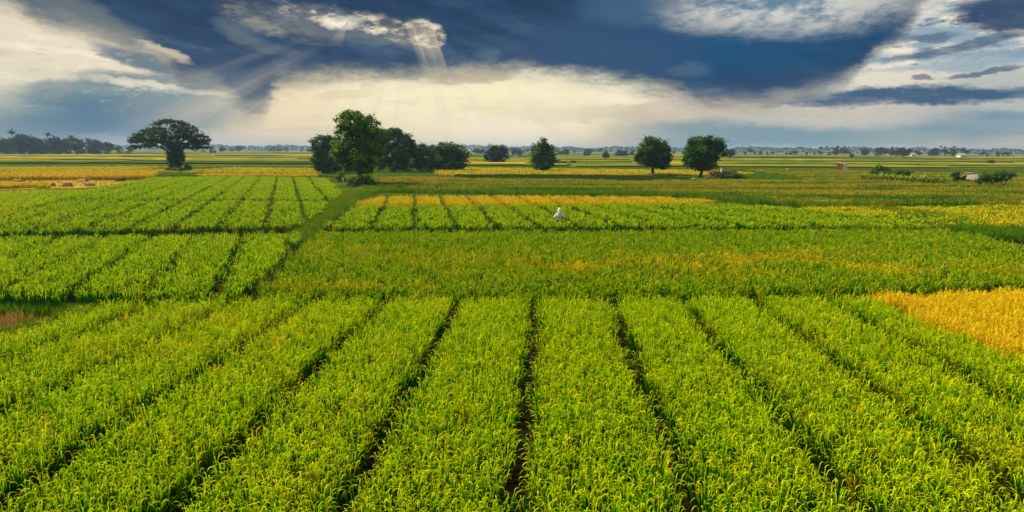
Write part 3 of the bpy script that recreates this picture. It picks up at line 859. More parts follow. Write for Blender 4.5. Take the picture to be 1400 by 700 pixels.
def far_fields():
    rs = np.random.RandomState(77); V, F, T = [], [], []
    d = 256.0
    while d < 1250:
        dep = d * rs.uniform(.05, .10)
        x = -d * .95
        while x < d * .95:
            w = rs.uniform(.08, .40) * min(d, 600) + 10
            h = rs.uniform(.3, .95); tint = float(np.clip(rs.choice([.15, .35, .5, .68, .88], p=[.2, .2, .22, .2, .18]) + rs.normal(0, .06) + (.02 if d < 500 else -.05), 0, 1))
            x1 = x + w - rs.uniform(1.0, 3.0); y0 = d + rs.uniform(-.03, .03) * d; y1 = y0 + dep - rs.uniform(1.0, 3.0) * d / 260
            nx, ny = max(3, int(w / 7)), 4
            b = len(V)
            sk_ = rs.uniform(-.09, .09)
            for j in range(ny + 1):
                for i in range(nx + 1):
                    X_ = x + (x1 - x) * i / nx; Y_ = y0 + (y1 - y0) * j / ny + (X_ - x) * sk_ + rs.normal(0, .5)
                    edge = i in (0, nx) or j in (0, ny)
                    V.append((X_, Y_, h * (rs.uniform(.7, 1.0) if edge else rs.uniform(.85, 1.12)))); T.append(tint)
            W1 = nx + 1
            for j in range(ny):
                for i in range(nx):
                    F.append((b + j * W1 + i, b + j * W1 + i + 1, b + (j + 1) * W1 + i + 1, b + (j + 1) * W1 + i))
            loop = [b + i for i in range(nx + 1)] + [b + j * W1 + nx for j in range(1, ny + 1)] + [b + ny * W1 + i for i in range(nx - 1, -1, -1)] + [b + j * W1 for j in range(ny - 1, 0, -1)]
            c = len(V)
            for q in loop:
                V.append((V[q][0], V[q][1], 0.0)); T.append(tint)
            n = len(loop)
            for i in range(n): F.append((loop[i], c + i, c + (i + 1) % n, loop[(i + 1) % n]))
            x += w
        d += dep
    o = obj('far_rice_fields', mesh_np('far_rice_fields', V, F, crop_mat(), {'tint': ('POINT', T)}))
    tag(o, 'olive and yellow rice fields running to the far tree line', kind='stuff')


far_fields()

# ------------------------------------------------------------------ trees
def leaf_quads(rs, C, Nrm, leaf, tone, aspect=.6):
    n = len(C)
    a = rs.normal(size=(n, 3)); Nn = Nrm + rs.normal(0, .55, (n, 3)); Nn /= np.linalg.norm(Nn, axis=1, keepdims=True) + 1e-9
    u = np.cross(a, Nn); u /= np.linalg.norm(u, axis=1, keepdims=True) + 1e-9
    v = np.cross(Nn, u); s = (leaf * rs.uniform(.6, 1.25, n))[:, None]
    V = np.stack([C - u * s, C + v * s * aspect - u * s * .1, C + u * s, C - v * s * aspect + u * s * .1], 1).reshape(-1, 3)
    F = np.arange(4 * n, dtype=np.int32).reshape(n, 4)
    return V, F, np.repeat(tone, 4)


def crown_mesh(name, seed, lobes, n, leaf, mat, clump=None, per=22, fill=.72, upbias=.35):
    """lobes: (cx, cy, cz, rx, ry, rz); leaves sit in clumps on and inside the lobes"""
    rs = np.random.RandomState(seed)
    L = np.array(lobes, float)
    w = (L[:, 3] * L[:, 4] * L[:, 5]) ** (2 / 3.0); w /= w.sum()
    nc = max(6, n // per); clump = clump or leaf * 2.2
    k = rs.choice(len(L), nc, p=w)
    d = rs.normal(size=(nc, 3)); d /= np.linalg.norm(d, axis=1, keepdims=True)
    r = fill + (1 - fill) * rs.rand(nc) ** .6
    r = np.where(rs.rand(nc) < .12, r * .6, r) * rs.uniform(.86, 1.18, nc)
    cc = L[k, :3] + d * L[k, 3:] * r[:, None]
    ct = np.clip(.42 + rs.normal(0, .27, nc), 0, 1)
    q = np.repeat(np.arange(nc), per)
    e = rs.normal(size=(len(q), 3)) * np.array([1, 1, .75]) * clump * .55
    C = cc[q] + e
    Nn = d[q] + np.array([0, 0, upbias]) + e / clump * .5
    tone = np.clip(ct[q] + rs.normal(0, .16, len(q)), 0, 1)
    V, F, T = leaf_quads(rs, C, Nn, leaf, tone)
    return mesh_np(name, V, F, mat, {'tone': ('POINT', T)})


def trunk_mesh(g, h, r, limbs, lean=0.0, base_flare=1.5, rng=None):
    rng = rng or random.Random(1)
    pts = [Vector((0, 0, -.1))]; rad_ = [r * base_flare]
    for i in range(1, 6):
        s = i / 5
        pts.append(Vector((lean * h * s + rng.uniform(-.15, .15) * r, rng.uniform(-.15, .15) * r, h * s))); rad_.append(r * (1.05 - .45 * s))
    g.tube(pts, rad_, 8)
    for (lx, ly, lz) in limbs:
        t0 = rng.uniform(.55, .98); a = pts[0].lerp(pts[-1], t0); b = Vector((lx, ly, lz))
        m = a.lerp(b, .5) + Vector((rng.uniform(-.1, .1), rng.uniform(-.1, .1), .12)) * (b - a).length
        g.tube([a, m, b], [r * .5, r * .3, r * .1], 5)


def tree(name, label, loc, unit, lobes, trunk, mat, n, leaf, seed, cat='tree', group=None, trunk_r=None, lean=0.0, bark=None, per=22, fill=.72, depth=.9, flare=1.6):
    """lobes in units: (dx, dz, rx, rz); trunk: its height in units"""
    rng = random.Random(seed)
    L = []
    for (a, b, rx, rz) in lobes:
        yy = rng.uniform(-.5, .5) * rx * .9
        L.append((a * unit, yy * unit, b * unit, rx * unit, rx * unit * depth, rz * unit))
    t = empty(name, (loc[0], loc[1], 0), label, cat, group)
    g = G()
    limbs = [(x, y, z - rz * .1) for (x, y, z, rx, ry, rz) in L]
    trunk_mesh(g, trunk * unit, (trunk_r or trunk * .09) * unit, limbs, lean, flare, rng)
    obj('trunk', g.mesh('trunk', bark or M_BARK, True), t)
    obj('crown', crown_mesh('crown', seed, L, n, leaf, mat, per=per, fill=fill), t)
    return t


# spreading rain tree at left: flat layered pads on a dome
def rain_tree():
    loc, u = (-96.00, 196.31), 0.2342
    rng = random.Random(5)
    t = empty('rain_tree', (loc[0], loc[1], 0), 'wide umbrella-shaped dark tree with layered flat foliage at left', 'tree')
    pads = []
    for i in range(390):
        a = rng.uniform(0, 6.283); r = math.sqrt(rng.random()) * 1.0
        dome = 60 - 26 * r ** 1.7
        z = dome - (1 - .55 * r) * rng.choice([0, 0, 0, 7, 7, 14, 14, 21, 28])
        z = max(z, 27) + rng.uniform(-.5, .5)
        rx = rng.uniform(5.0, 9.5)
        k = 1 + .08 * math.sin(3 * a + 1) + rng.uniform(-.05, .05)
        pads.append((r * k * math.cos(a) * (49 if math.cos(a) < 0 else 36) * u, r * math.sin(a) * 42 * u, z * u, rx * u, rx * .9 * u, rng.uniform(.5, .9) * u))
    pads.append((30 * u, -8 * u, 25 * u, 7 * u, 6 * u, 1.4 * u)); pads.append((36 * u, -4 * u, 22 * u, 4.5 * u, 4 * u, 1.2 * u))
    g = G()
    rr = random.Random(2)
    g.tube([(0, 0, -.1), (-.3, 0, 8 * u), (.2, 0, 20 * u), (0, 0, 30 * u)], [8 * u, 5 * u, 4.2 * u, 3.4 * u], 10)
    for i in range(26):
        a = rr.uniform(0, 6.283); r = rr.uniform(.35, .95)
        e = Vector((r * 46 * u * math.cos(a), r * 44 * u * math.sin(a), (60 - 33 * r ** 1.9) * u))
        s = Vector((rr.uniform(-3, 3) * u, rr.uniform(-3, 3) * u, rr.uniform(18, 30) * u))
        m = s.lerp(e, .45) + Vector((0, 0, 4 * u)) * rr.uniform(-.6, 1)
        g.tube([s, m, e], [1.5 * u, .7 * u, .2 * u], 5)
    obj('trunk', g.mesh('trunk', M_BARK, True), t)
    obj('crown', crown_mesh('crown', 3, pads, 20000, .25, T_RAIN, clump=.42, per=12, fill=.3, upbias=1.4), t)
    ivy = [(0, 0, 8 * u, 6 * u, 6 * u, 8 * u), (-4 * u, 0, 18 * u, 5.5 * u, 5.5 * u, 9 * u), (3 * u, 0, 20 * u, 6 * u, 6 * u, 8 * u), (9 * u, -3 * u, 14 * u, 3.6 * u, 3.5 * u, 4.5 * u), (-6 * u, -2 * u, 10 * u, 3 * u, 3 * u, 7 * u)]
    obj('climber', crown_mesh('climber', 9, ivy, 3600, .26, T_DARK, per=18), t)
    return u, loc


ru, rl = rain_tree()

# the bushy tree in front of the cluster
loc, u = (-25.34, 113.88), 0.1250
tree('broadleaf_tree', 'tall bright green bushy tree standing in front of the cluster', loc, u,
     [(-8, 83, 20, 15), (14, 76, 17, 18), (-18, 60, 17, 18), (6, 58, 22, 20), (-20, 42, 15, 16), (20, 52, 13, 15), (2, 40, 18, 14), (19, 34, 10, 9), (-8, 26, 11, 12), (10, 22, 9, 8), (-14, 34, 12, 10), (24, 64, 9, 12), (-12, 92, 10, 6)],
     34, T_GREEN, 15000, .25, 101, trunk_r=4.2, fill=.66)
def bush(name, label, loc, unit, lobes, mat, n, leaf, seed, cat='bush', group=None):
    rng = random.Random(seed)
    L = [(a * unit, rng.uniform(-.3, .3) * rx * unit, b * unit, rx * unit, rx * unit * .85, rz * unit) for (a, b, rx, rz) in lobes]
    t = empty(name, (loc[0], loc[1], 0), label, cat, group)
    g = G()
    for (x, y, z, rx, ry, rz) in L:
        for k in range(2):
            g = G(); g.tube([(x * .5 + rng.uniform(-.1, .1), y, -.05), (x * .8, y, z * .6), (x, y, z)], [.06, .04, .02], 5)
            obj('stem', g.mesh('stem', M_BARK, True), t)
    obj('foliage', crown_mesh('foliage', seed, L, n, leaf, mat, per=20, fill=.5), t)
    return t


bl, bu = (-23.68, 107.39), 0.1179
bush('bush', 'dark green bush around the foot of the bushy tree', (bl[0], bl[1]), bu, [(0, 8, 14, 8), (-10, 6, 9, 7), (12, 6, 9, 7), (4, 12, 9, 6)], T_BUSH, 3200, .16, 111)
bl, bu = (-30.00, 120.93), 0.1335
bush('shrub', 'small broad-leaved shrub beside the leaning white post', (bl[0] - .4, bl[1]), bu, [(-2, 8, 4, 4), (3, 12, 4, 3), (0, 4, 5, 4), (6, 4, 4, 3)], T_DARK, 420, .17, 112, 'shrub')
pl_, pu = (-29.01, 118.43), 0.1307
post = G(); post.tube([(0, 0, 0), (-.16, 0, .55), (-.26, 0, 1.15)], [.075, .07, .06], 8)
post_o = obj('white_post', post.mesh('white_post', solid('white_paint', (.75, .75, .72), .6, .1), True), loc=(pl_[0] + .15, pl_[1] - .6, 0))
tag(post_o, 'short leaning white post beside the broad-leaved shrub', 'post')

# cluster behind it
loc, u = (-46.45, 172.07), 0.1910
tree('broadleaf_tree', 'dark tree with pale trunk at the left end of the cluster', loc, u,
     [(-6, 36, 13, 12), (6, 38, 12, 9), (-8, 22, 12, 12), (6, 22, 13, 12), (-4, 10, 12, 9), (10, 10, 10, 9), (2, 44, 6, 5)], 26, T_DARK, 7000, .32, 102, lean=-.15, bark=M_BARKP, trunk_r=2.0)
loc, u = (-32.30, 185.61), 0.2019
tree('broadleaf_tree', 'tall open dark tree right behind the bushy tree', loc, u,
     [(-12, 48, 13, 8), (3, 50, 12, 8), (16, 44, 10, 7), (-16, 34, 10, 9), (0, 36, 11, 7), (22, 36, 9, 7), (-8, 20, 12, 8), (12, 24, 12, 8), (27, 27, 7, 7), (4, 10, 16, 9), (-16, 10, 9, 9)],
     34, T_DARK, 8500, .32, 103, fill=.6, trunk_r=2.4, bark=M_BARKP)
loc, u = (-30.11, 195.75), 0.2123
tree('broadleaf_tree', 'dark leafy tree tucked behind the tall open one', loc, u,
     [(0, 34, 9, 8), (-6, 22, 10, 9), (7, 20, 9, 9), (0, 9, 11, 8)], 24, T_DARK, 3200, .34, 104, trunk_r=1.6)
loc, u = (-24.55, 186.71), 0.2018
tree('broadleaf_tree', 'slim mid-height tree in the middle of the cluster', loc, u,
     [(-1, 33, 6, 5), (-5, 24, 9, 8), (6, 22, 9, 8), (-4, 12, 11, 8), (8, 10, 9, 8)], 24, T_DARK, 4200, .30, 105, trunk_r=1.4, bark=M_BARKP)
loc, u = (-21.54, 193.62), 0.2088
tree('broadleaf_tree', 'low rounded tree with a brownish top in the cluster', loc, u,
     [(-3, 28, 9, 6), (4, 20, 10, 9), (-4, 12, 11, 9), (4, 8, 11, 7)], 18, tree_mat('brownish_leaf', (.03, .035, .015), (.12, .11, .05)), 3000, .32, 106, trunk_r=1.4)
loc, u = (-17.09, 187.76), 0.2021
tree('broadleaf_tree', 'broad rounded tree at the right end of the cluster', loc, u,
     [(-8, 31, 9, 8), (8, 30, 12, 9), (-10, 20, 11, 9), (6, 20, 14, 10), (20, 21, 7, 7), (-4, 10, 12, 8), (12, 9, 9, 7)], 22, T_DARK, 5600, .32, 107, trunk_r=1.8)

# single trees in the open
loc, u = (8.11, 188.18), 0.2019
tree('broadleaf_tree', 'egg-shaped tree with foliage almost to the ground, alone in the middle', loc, u,
     [(0, 38, 6, 8), (-2, 30, 11, 10), (6, 30, 9, 9), (-5, 20, 12, 11), (7, 19, 11, 12), (0, 10, 13, 9)], 22, T_DARK, 6500, .30, 108, trunk_r=2.6, flare=2.6, bark=M_BARKP, fill=.62)
loc, u = (33.09, 162.23), 0.1775
tree('broadleaf_tree', 'single round tree with thin upper sprig, left of the pair at right', loc, u,
     [(-6, 47, 6, 5), (0, 43, 10, 8), (10, 38, 11, 9), (-9, 33, 12, 11), (9, 28, 13, 12), (-8, 23, 14, 9), (10, 18, 11, 8), (-16, 24, 6, 7)],
     22, T_DARK, 8000, .30, 109, trunk_r=2.2, flare=2.8)
loc, u = (41.32, 150.58), 0.1674
tree('broadleaf_tree', 'round tree with a drooping arm of leaves on its right side', loc, u,
     [(-6, 45, 12, 9), (8, 48, 12, 7), (20, 45, 9, 8), (26, 36, 4.5, 9), (-14, 34, 9, 10), (2, 34, 14, 11), (14, 32, 9, 11), (-14, 24, 10, 9), (2, 20, 13, 9), (13, 20, 7, 8)],
     20, T_DARK, 8500, .28, 110, trunk_r=2.4, flare=2.2, lean=.05)
loc, u = (-7.37, 307.30), 0.3295
tree('broadleaf_tree', 'low wide dark tree standing by itself right of the cluster', loc, u,
     [(-4, 18, 8, 6), (5, 17, 9, 6), (-8, 10, 8, 6), (9, 9, 8, 7), (0, 7, 9, 6)], 14, T_FAR, 2600, .5, 120, trunk_r=1.2)
loc, u = (161.20, 512.57), 0.5759
tree('broadleaf_tree', 'small umbrella tree right behind the tree with the drooping arm', loc, u,
     [(-3, 9, 5, 3), (3, 9.5, 5, 3), (0, 6, 5, 3)], 6, T_FAR, 900, .5, 121, trunk_r=.7)
loc, u = (337.43, 596.38), 0.7344
tree('broadleaf_tree', 'flat-topped tree standing in front of the far tree line at right', loc, u,
     [(-4, 10, 4.5, 3), (3, 10.5, 5, 3), (0, 7, 7, 3), (6, 7, 4, 3), (-6, 6, 3, 2.5)], 6, T_FAR, 1300, .42, 122, trunk_r=.8)
loc, u = (57.62, 426.11), 0.4609
tree('broadleaf_tree', 'small crooked tree on the plain between the egg-shaped and round trees', loc, u,
     [(-1, 8, 3.5, 2.5), (3, 5, 3, 1.5), (-2, 6, 3, 2)], 6, T_FAR, 420, .45, 123, trunk_r=.6)
loc, u = (-380.03, 685.65), 0.8402
tree('broadleaf_tree', 'small pale tree left of the umbrella-shaped tree', loc, u, [(-1, 6, 3.5, 3), (2, 5, 4, 3), (-2, 3.5, 3, 2)], 4, T_FAR, 500, .7, 124, trunk_r=.45)
loc, u = (-364.18, 836.47), 0.9778
tree('broadleaf_tree', 'small round hazy tree right of the umbrella-shaped tree', loc, u, [(0, 4, 3.2, 3)], 3, T_FAR, 300, .8, 125, trunk_r=.35)
loc, u = (-355.36, 843.97), 0.9815
tree('broadleaf_tree', 'small mushroom-shaped hazy tree right of the umbrella-shaped tree', loc, u, [(-1, 6, 3, 2.2), (1.6, 5.4, 3, 2)], 4, T_FAR, 300, .8, 126, trunk_r=.4)
loc, u = (-38.45, 794.92), 0.8530
tree('broadleaf_tree', 'flat bluish tree far off, left of the low wide dark tree', loc, u, [(-3, 5.5, 5, 1.6), (4, 5.2, 5, 1.6), (0, 6.4, 4, 1.2)], 4.5, T_FAR, 500, .9, 127, trunk_r=.4)
loc, u = (3.65, 637.91), 0.6837
tree('broadleaf_tree', 'round dark tree beside the small blue tarp', loc, u, [(-2, 5, 4, 4), (3, 4.5, 3.6, 4)], 4, T_FAR, 500, .75, 128, trunk_r=.5)
loc, u = (61.27, 798.36), 0.8582
tree('broadleaf_tree', 'flat far tree with a taller tip, right of the egg-shaped tree', loc, u, [(-5, 4, 4.5, 2.2), (2, 4.5, 4, 3.2), (1.5, 8, 1.8, 2.2)], 4, T_FAR, 500, .8, 129, trunk_r=.4)
loc, u = (72.07, 670.22), 0.7225
tree('broadleaf_tree', 'small dome-shaped bush tree on the plain left of the crooked tree', loc, u, [(0, 3, 4.2, 2.8)], 2, T_FAR, 350, .7, 130, trunk_r=.4)
loc, u = (102.03, 648.29), 0.7034
tree('broadleaf_tree', 'wide double-crowned dark tree right of the crooked tree', loc, u, [(-4, 4.2, 4, 3.6), (3, 4.6, 4.6, 3.8), (7, 3, 2.6, 2.6)], 4, T_FAR, 700, .7, 131, trunk_r=.5)
loc, u = (136.58, 788.40), 0.8576
tree('broadleaf_tree', 'tiny round tree just left of the single round tree', loc, u, [(0, 3.8, 2.3, 3)], 3, T_FAR, 220, .8, 132, trunk_r=.3)
loc, u = (299.70, 608.41), 0.7269
tree('broadleaf_tree', 'tiny lollipop tree on the plain above the orange shelter', loc, u, [(0, 3.4, 2.2, 1.7)], 3, T_FAR, 220, .55, 133, trunk_r=.25)
loc, u = (247.52, 356.19), 0.4649
bush('bush', 'lone round dark bush far out near the right edge', loc, u, [(-1, 2.2, 2.4, 2.0), (1.2, 2.1, 2.2, 1.9)], T_FAR, 420, .3, 134)
def bush_at(q, lb, lobes, n, leaf, seed, mat=None, name='bush', group=None):
    (loc, u) = q
    return bush(name, lb, loc, u, lobes, mat or T_FAR, n, leaf, seed, 'bush', group)


bush_at(((20.14, 308.60), 0.3315), 'low dark bush on the far bund just right of the egg-shaped tree', [(0, 2, 3.4, 2.2)], 300, .35, 135)
bush_at(((22.65, 302.70), 0.3253), 'middle low bush of three on the far bund right of the egg-shaped tree', [(0, 1.4, 3.4, 1.6)], 260, .35, 136)
bush_at(((26.31, 300.37), 0.3232), 'rightmost low bush of three on the far bund right of the egg-shaped tree', [(-2, 1.8, 3, 1.8), (2, 1.4, 3, 1.6)], 300, .35, 137)

# around the foot of the umbrella tree
bush_at(((-81.62, 172.83), 0.2049), 'upright oval dark bush at the right of the umbrella tree\'s foot', [(0, 4, 3.2, 4.2), (0, 7, 2.4, 2.6)], 700, .24, 138, T_DARK)
bush_at(((-85.76, 172.26), 0.2062), 'bright green low bush in front of the umbrella tree', [(0, 2, 4.5, 2.2), (5, 1.5, 3.5, 1.8)], 520, .24, 139, T_BUSH)
bush_at(((-82.10, 170.01), 0.2024), 'brown-green heap of undergrowth under the umbrella tree', [(0, 2.5, 6, 3), (-6, 2, 4, 2.5)], 700, .26, 140, T_DARK)


def mound(name, label, cat, loc, sx, sy, h, mat, seed, rough_=.25, n=14, m=7):
    rs = np.random.RandomState(seed); V, F = [], []
    for j in range(m):
        s = j / (m - 1)
        for i in range(n):
            a = 2 * math.pi * i / n; k = 1 + rs.normal(0, rough_ * .35)
            r = math.cos(s * math.pi / 2) ** .7
            V.append((sx * r * k * math.cos(a), sy * r * k * math.sin(a), h * math.sin(s * math.pi / 2) * (1 + rs.normal(0, rough_ * .25)) - .05 * (j == 0)))
    for j in range(m - 1):
        for i in range(n): F.append((j * n + i, j * n + (i + 1) % n, (j + 1) * n + (i + 1) % n, (j + 1) * n + i))
    o = obj(name, mesh_np(name, V, F, mat, smooth=True), loc=(loc[0], loc[1], 0))
    return tag(o, label, cat)


M_EARTH = solid('dry_earth', (.14, .08, .045), .95, .45, 3, .8)
M_DARKEARTH = solid('dark_earth', (.05, .03, .02), .95, .4, 3, .8)
M_STRAW = solid('straw', (.36, .24, .08), .9, .4, 6, .9)
M_STRAWB = solid('brown_straw', (.42, .26, .09), .9, .45, 6, .9)
loc, u = (-77.32, 170.65), 0.2008
mound('earth_mound', 'low brown earth mound right of the umbrella tree', 'mound', loc, 9.5 * u, 3 * u, 3.4 * u, M_DARKEARTH, 1)
loc, u = (32.18, 157.72), 0.1725
mound('earth_mound', 'reddish earth heaped around the round tree\'s trunk', 'mound', loc, 6 * u, 4 * u, 4.2 * u, M_EARTH, 2)
loc, u = (7.78, 185.08), 0.1985
mound('earth_mound', 'bare earth around the egg-shaped tree\'s foot', 'mound', loc, 9 * u, 5 * u, 2.6 * u, M_EARTH, 3)
# cut ground sheet and straw heaps at left
sg = [(-74.52, 94.10), (-73.77, 98.51), (-70.62, 101.58), (-65.38, 103.98), (-66.48, 116.29), (-69.19, 127.05), (-82.49, 128.78), (-93.17, 124.66), (-94.99, 120.20)]
so = obj('stubble_ground', mesh_np('stubble_ground', [(x, y, .006) for x, y in sg], [tuple(range(len(sg)))], solid('stubble_ground', (.42, .26, .010), .95, .5, .5)))
tag(so, kind='structure')
field('stubble', 'short yellow stubble standing on the cut ground at left', 'stubble', [(-74.52, 94.10), (-73.77, 98.51), (-70.62, 101.58), (-65.38, 103.98), (-66.48, 116.29), (-69.19, 127.05), (-82.49, 128.78), (-93.17, 124.66), (-94.99, 120.20)], -16, .75, .75, None, .9, .8, .3, 4, 2, 48)
for q, lb, a, b, h, mt in [(((-73.32, 107.50), 0.1395), 'leftmost pale straw heap on the cut ground, at the golden corner', 4, 3, 2.2, M_STRAW), (((-73.14, 108.61), 0.1403), 'brown straw heap right beside the leftmost pale one', 4.5, 3, 2.6, M_STRAWB),
                           (((-70.05, 107.78), 0.1378), 'dark-topped straw heap in the middle of the cut ground', 5, 3, 3.4, M_STRAWB), (((-77.30, 123.32), 0.1560), 'small brown straw heap at the back of the cut ground', 6, 3, 2.0, M_STRAWB),
                           (((-67.41, 109.11), 0.1375), 'pale straw heap at the right end of the cut ground', 5, 3, 2.6, M_STRAW), (((-88.70, 123.06), 0.1626), 'flat straw heap behind the golden corner', 5, 3, 1.6, M_STRAW),
                           (((-71.50, 114.59), 0.1448), 'brown straw heap just behind the pale right one', 2.5, 2, 2.4, M_STRAWB), (((-71.60, 125.33), 0.1547), 'dark brown heap at the back corner of the cut ground', 5, 2.5, 2.2, M_DARKEARTH)]:
    (loc, u) = q
    mound('straw_heap', lb, 'straw heap', loc, a * 1.2 * u, b * 1.2 * u, h * 1.5 * u, mt, int(a * 7 + h * 10 + loc[0]) % 1000 + 5, .5)
# orange-brown spoil bank at the right edge
for q, lb, a, h in [(((63.25, 89.32), 0.1173), 'low orange-brown straw bank near the right edge', 10, 2.4), (((65.05, 89.44), 0.1185), 'orange-brown straw bank, middle one at the right edge', 10, 3.2), (((66.96, 89.56), 0.1199), 'orange-brown straw bank cut by the right edge', 11, 3.0)]:
    (loc, u) = q
    mound('straw_bank', lb, 'straw bank', loc, a * u, 3 * u, h * u, M_STRAW, int(a + h * 10), .6, 18)

# mound with dry top and its white scarecrow
loc, u = (43.81, 143.45), 0.1608
mound('grassy_mound', 'grassy mound with a dry reddish top, right of the tree with the drooping arm', 'mound', loc, 24 * u, 8 * u, 6 * u, solid('mound_soil', (.06, .07, .02), .95, .4, 2, .6), 8, .3, 20)
bush('bush', 'olive scrub growing over the right side of the grassy mound', (loc[0] + 6 * u, loc[1] - 3 * u), u, [(-4, 5, 9, 4.5), (8, 4, 9, 4), (16, 2.5, 7, 3)], T_BUSH, 1500, .28, 141)
bush('dry_scrub', 'reddish dry scrub on top of the grassy mound', (loc[0] + 2 * u, loc[1] + 2 * u), u, [(-10, 8.5, 8, 2.6), (2, 9, 8, 2.6), (11, 8.4, 6, 2.4)], tree_mat('dry_leaf', (.13, .06, .02), (.42, .22, .06)), 1300, .26, 142, 'scrub')
sc_u = u
sg_ = empty('scarecrow', (loc[0] - 2 * u, loc[1] - 3 * u, 9.5 * u), 'pale cloth scarecrow standing on the grassy mound', 'scarecrow')
g = G(); g.tube([(0, 0, -1.3), (0, 0, .75)], .03, 6); g.tube([(-.35, 0, .55), (.35, 0, .6)], .02, 6)
obj('pole', g.mesh('pole', M_BARKP), sg_)
M_CLOTH = solid('white_cloth', (.78, .78, .78), .85, .06, 4)
g = G(); g.tube([(0, 0, -.1), (0, 0, .2), (-.02, 0, .55), (-.03, 0, .8), (-.05, 0, 1.05)], [.30, .24, .17, .10, .015], 9)
obj('cloth', g.mesh('cloth', M_CLOTH, True), sg_)
loc, u = (36.32, 137.60), 0.1525
g = G(); g.tube([(-.32, 0, .05), (-.28, 0, .16), (-.05, 0, .26), (.2, 0, .22), (.36, 0, .12), (.4, 0, .05)], [.05, .17, .26, .24, .15, .05], 9, squash=.8)
s_o = obj('sack', g.mesh('sack', solid('sack_cloth', (.6, .58, .5), .9, .12, 5, .3), True), loc=(loc[0], loc[1], 0)); s_o.scale = (1.3, 1.2, 1.25)
tag(s_o, 'pale sack lying at the foot of the tree with the drooping arm', 'sack')

# bushes and crop row at right
bush_at(((85.92, 159.55), 0.1942), 'taller left one of two dense dark bushes above the yellow-green crop row', [(-3, 7, 8, 6), (4, 5, 9, 5), (-2, 4, 9, 4)], 2600, .26, 143, T_BUSH)
bush_at(((83.43, 147.55), 0.1817), 'lower right one of two dense dark bushes above the yellow-green crop row', [(-6, 5, 8, 5), (4, 5.5, 9, 5), (12, 3.5, 6, 4)], 2600, .26, 144, T_BUSH)
bush_at(((77.68, 126.72), 0.1593), 'small round dark bush at the right end of the crop row', [(0, 3, 3, 3)], 420, .22, 145, T_DARK)


def maize(seed):
    rng = random.Random(seed); V, F, T = [], [], []
    for k in range(13):
        blade(V, F, T, (0, 0, .1 + .05 * k), rng.uniform(0, 6.283), .15, rng.uniform(.7, 1.5), 1.3, rng.uniform(.7, 1.2), .16, 4, rng.uniform(.2, 1), rng.uniform(-.6, .6))
    return mesh_np('leaves', V, F, M_MAIZE, {'tone': ('POINT', T)})


M_MAIZE = tree_mat('maize_leaf', (.06, .13, .008), (.50, .48, .03), .4)
mz = [maize(s) for s in range(4)]
g = G(); g.tube([(0, 0, 0), (.02, 0, .5), (0, .02, 1.0)], [.035, .03, .015], 6)
mstem = g.mesh('stalk', solid('green_stalk', (.12, .2, .03), .7, .2), True)
(ca_, cb_) = ((71.67, 137.87), (77.24, 122.77))
rr = random.Random(4)
for i in range(66):
    row = i % 3; s = (i // 3 + rr.uniform(-.3, .3)) / 21.0
    x = ca_[0] + (cb_[0] - ca_[0]) * s; y = ca_[1] + (cb_[1] - ca_[1]) * s + row * 1.6 + rr.uniform(-.3, .3)
    t = empty('maize_plant', (x, y, 0), 'yellow-green maize plant in the crop row below the dense dark bushes', 'plant', 'maize plants in the row below the bushes', rr.uniform(0, 6.28))
    k = rr.uniform(.95, 1.35); t.scale = (k, k, k)
    obj('leaves', mz[i % 4], t); obj('stalk', mstem, t)


# small trees about the thatched hut
def papaya(label, q, lobes, trunk_h, seed, n, mat):
    (loc, u) = q
    tree('small_tree', label, loc, u, lobes, trunk_h, mat, n, .20, seed, 'tree', None, trunk_r=.55, bark=M_BARKP)


papaya('thin small tree left of the thatched hut', ((81.64, 125.74), 0.1607), [(-3, 11, 3, 2), (1, 13, 2.4, 1.8), (-1, 8, 2.6, 1.4)], 10, 150, 260, T_DARK)
papaya('broad leafy small tree right of the thatched hut', ((82.44, 118.35), 0.1546), [(-6, 12, 7, 4), (4, 13, 8, 4), (-8, 8, 5, 4), (8, 9, 5, 4), (0, 9, 7, 4)], 11, 151, 1500, T_BUSH)
papaya('small tree with pale trunk farthest right of the thatched hut', ((87.08, 121.13), 0.1599), [(-3, 13, 5, 3.4), (5, 12, 5, 3), (0, 9, 4, 2.4)], 11, 152, 620, T_DARK)

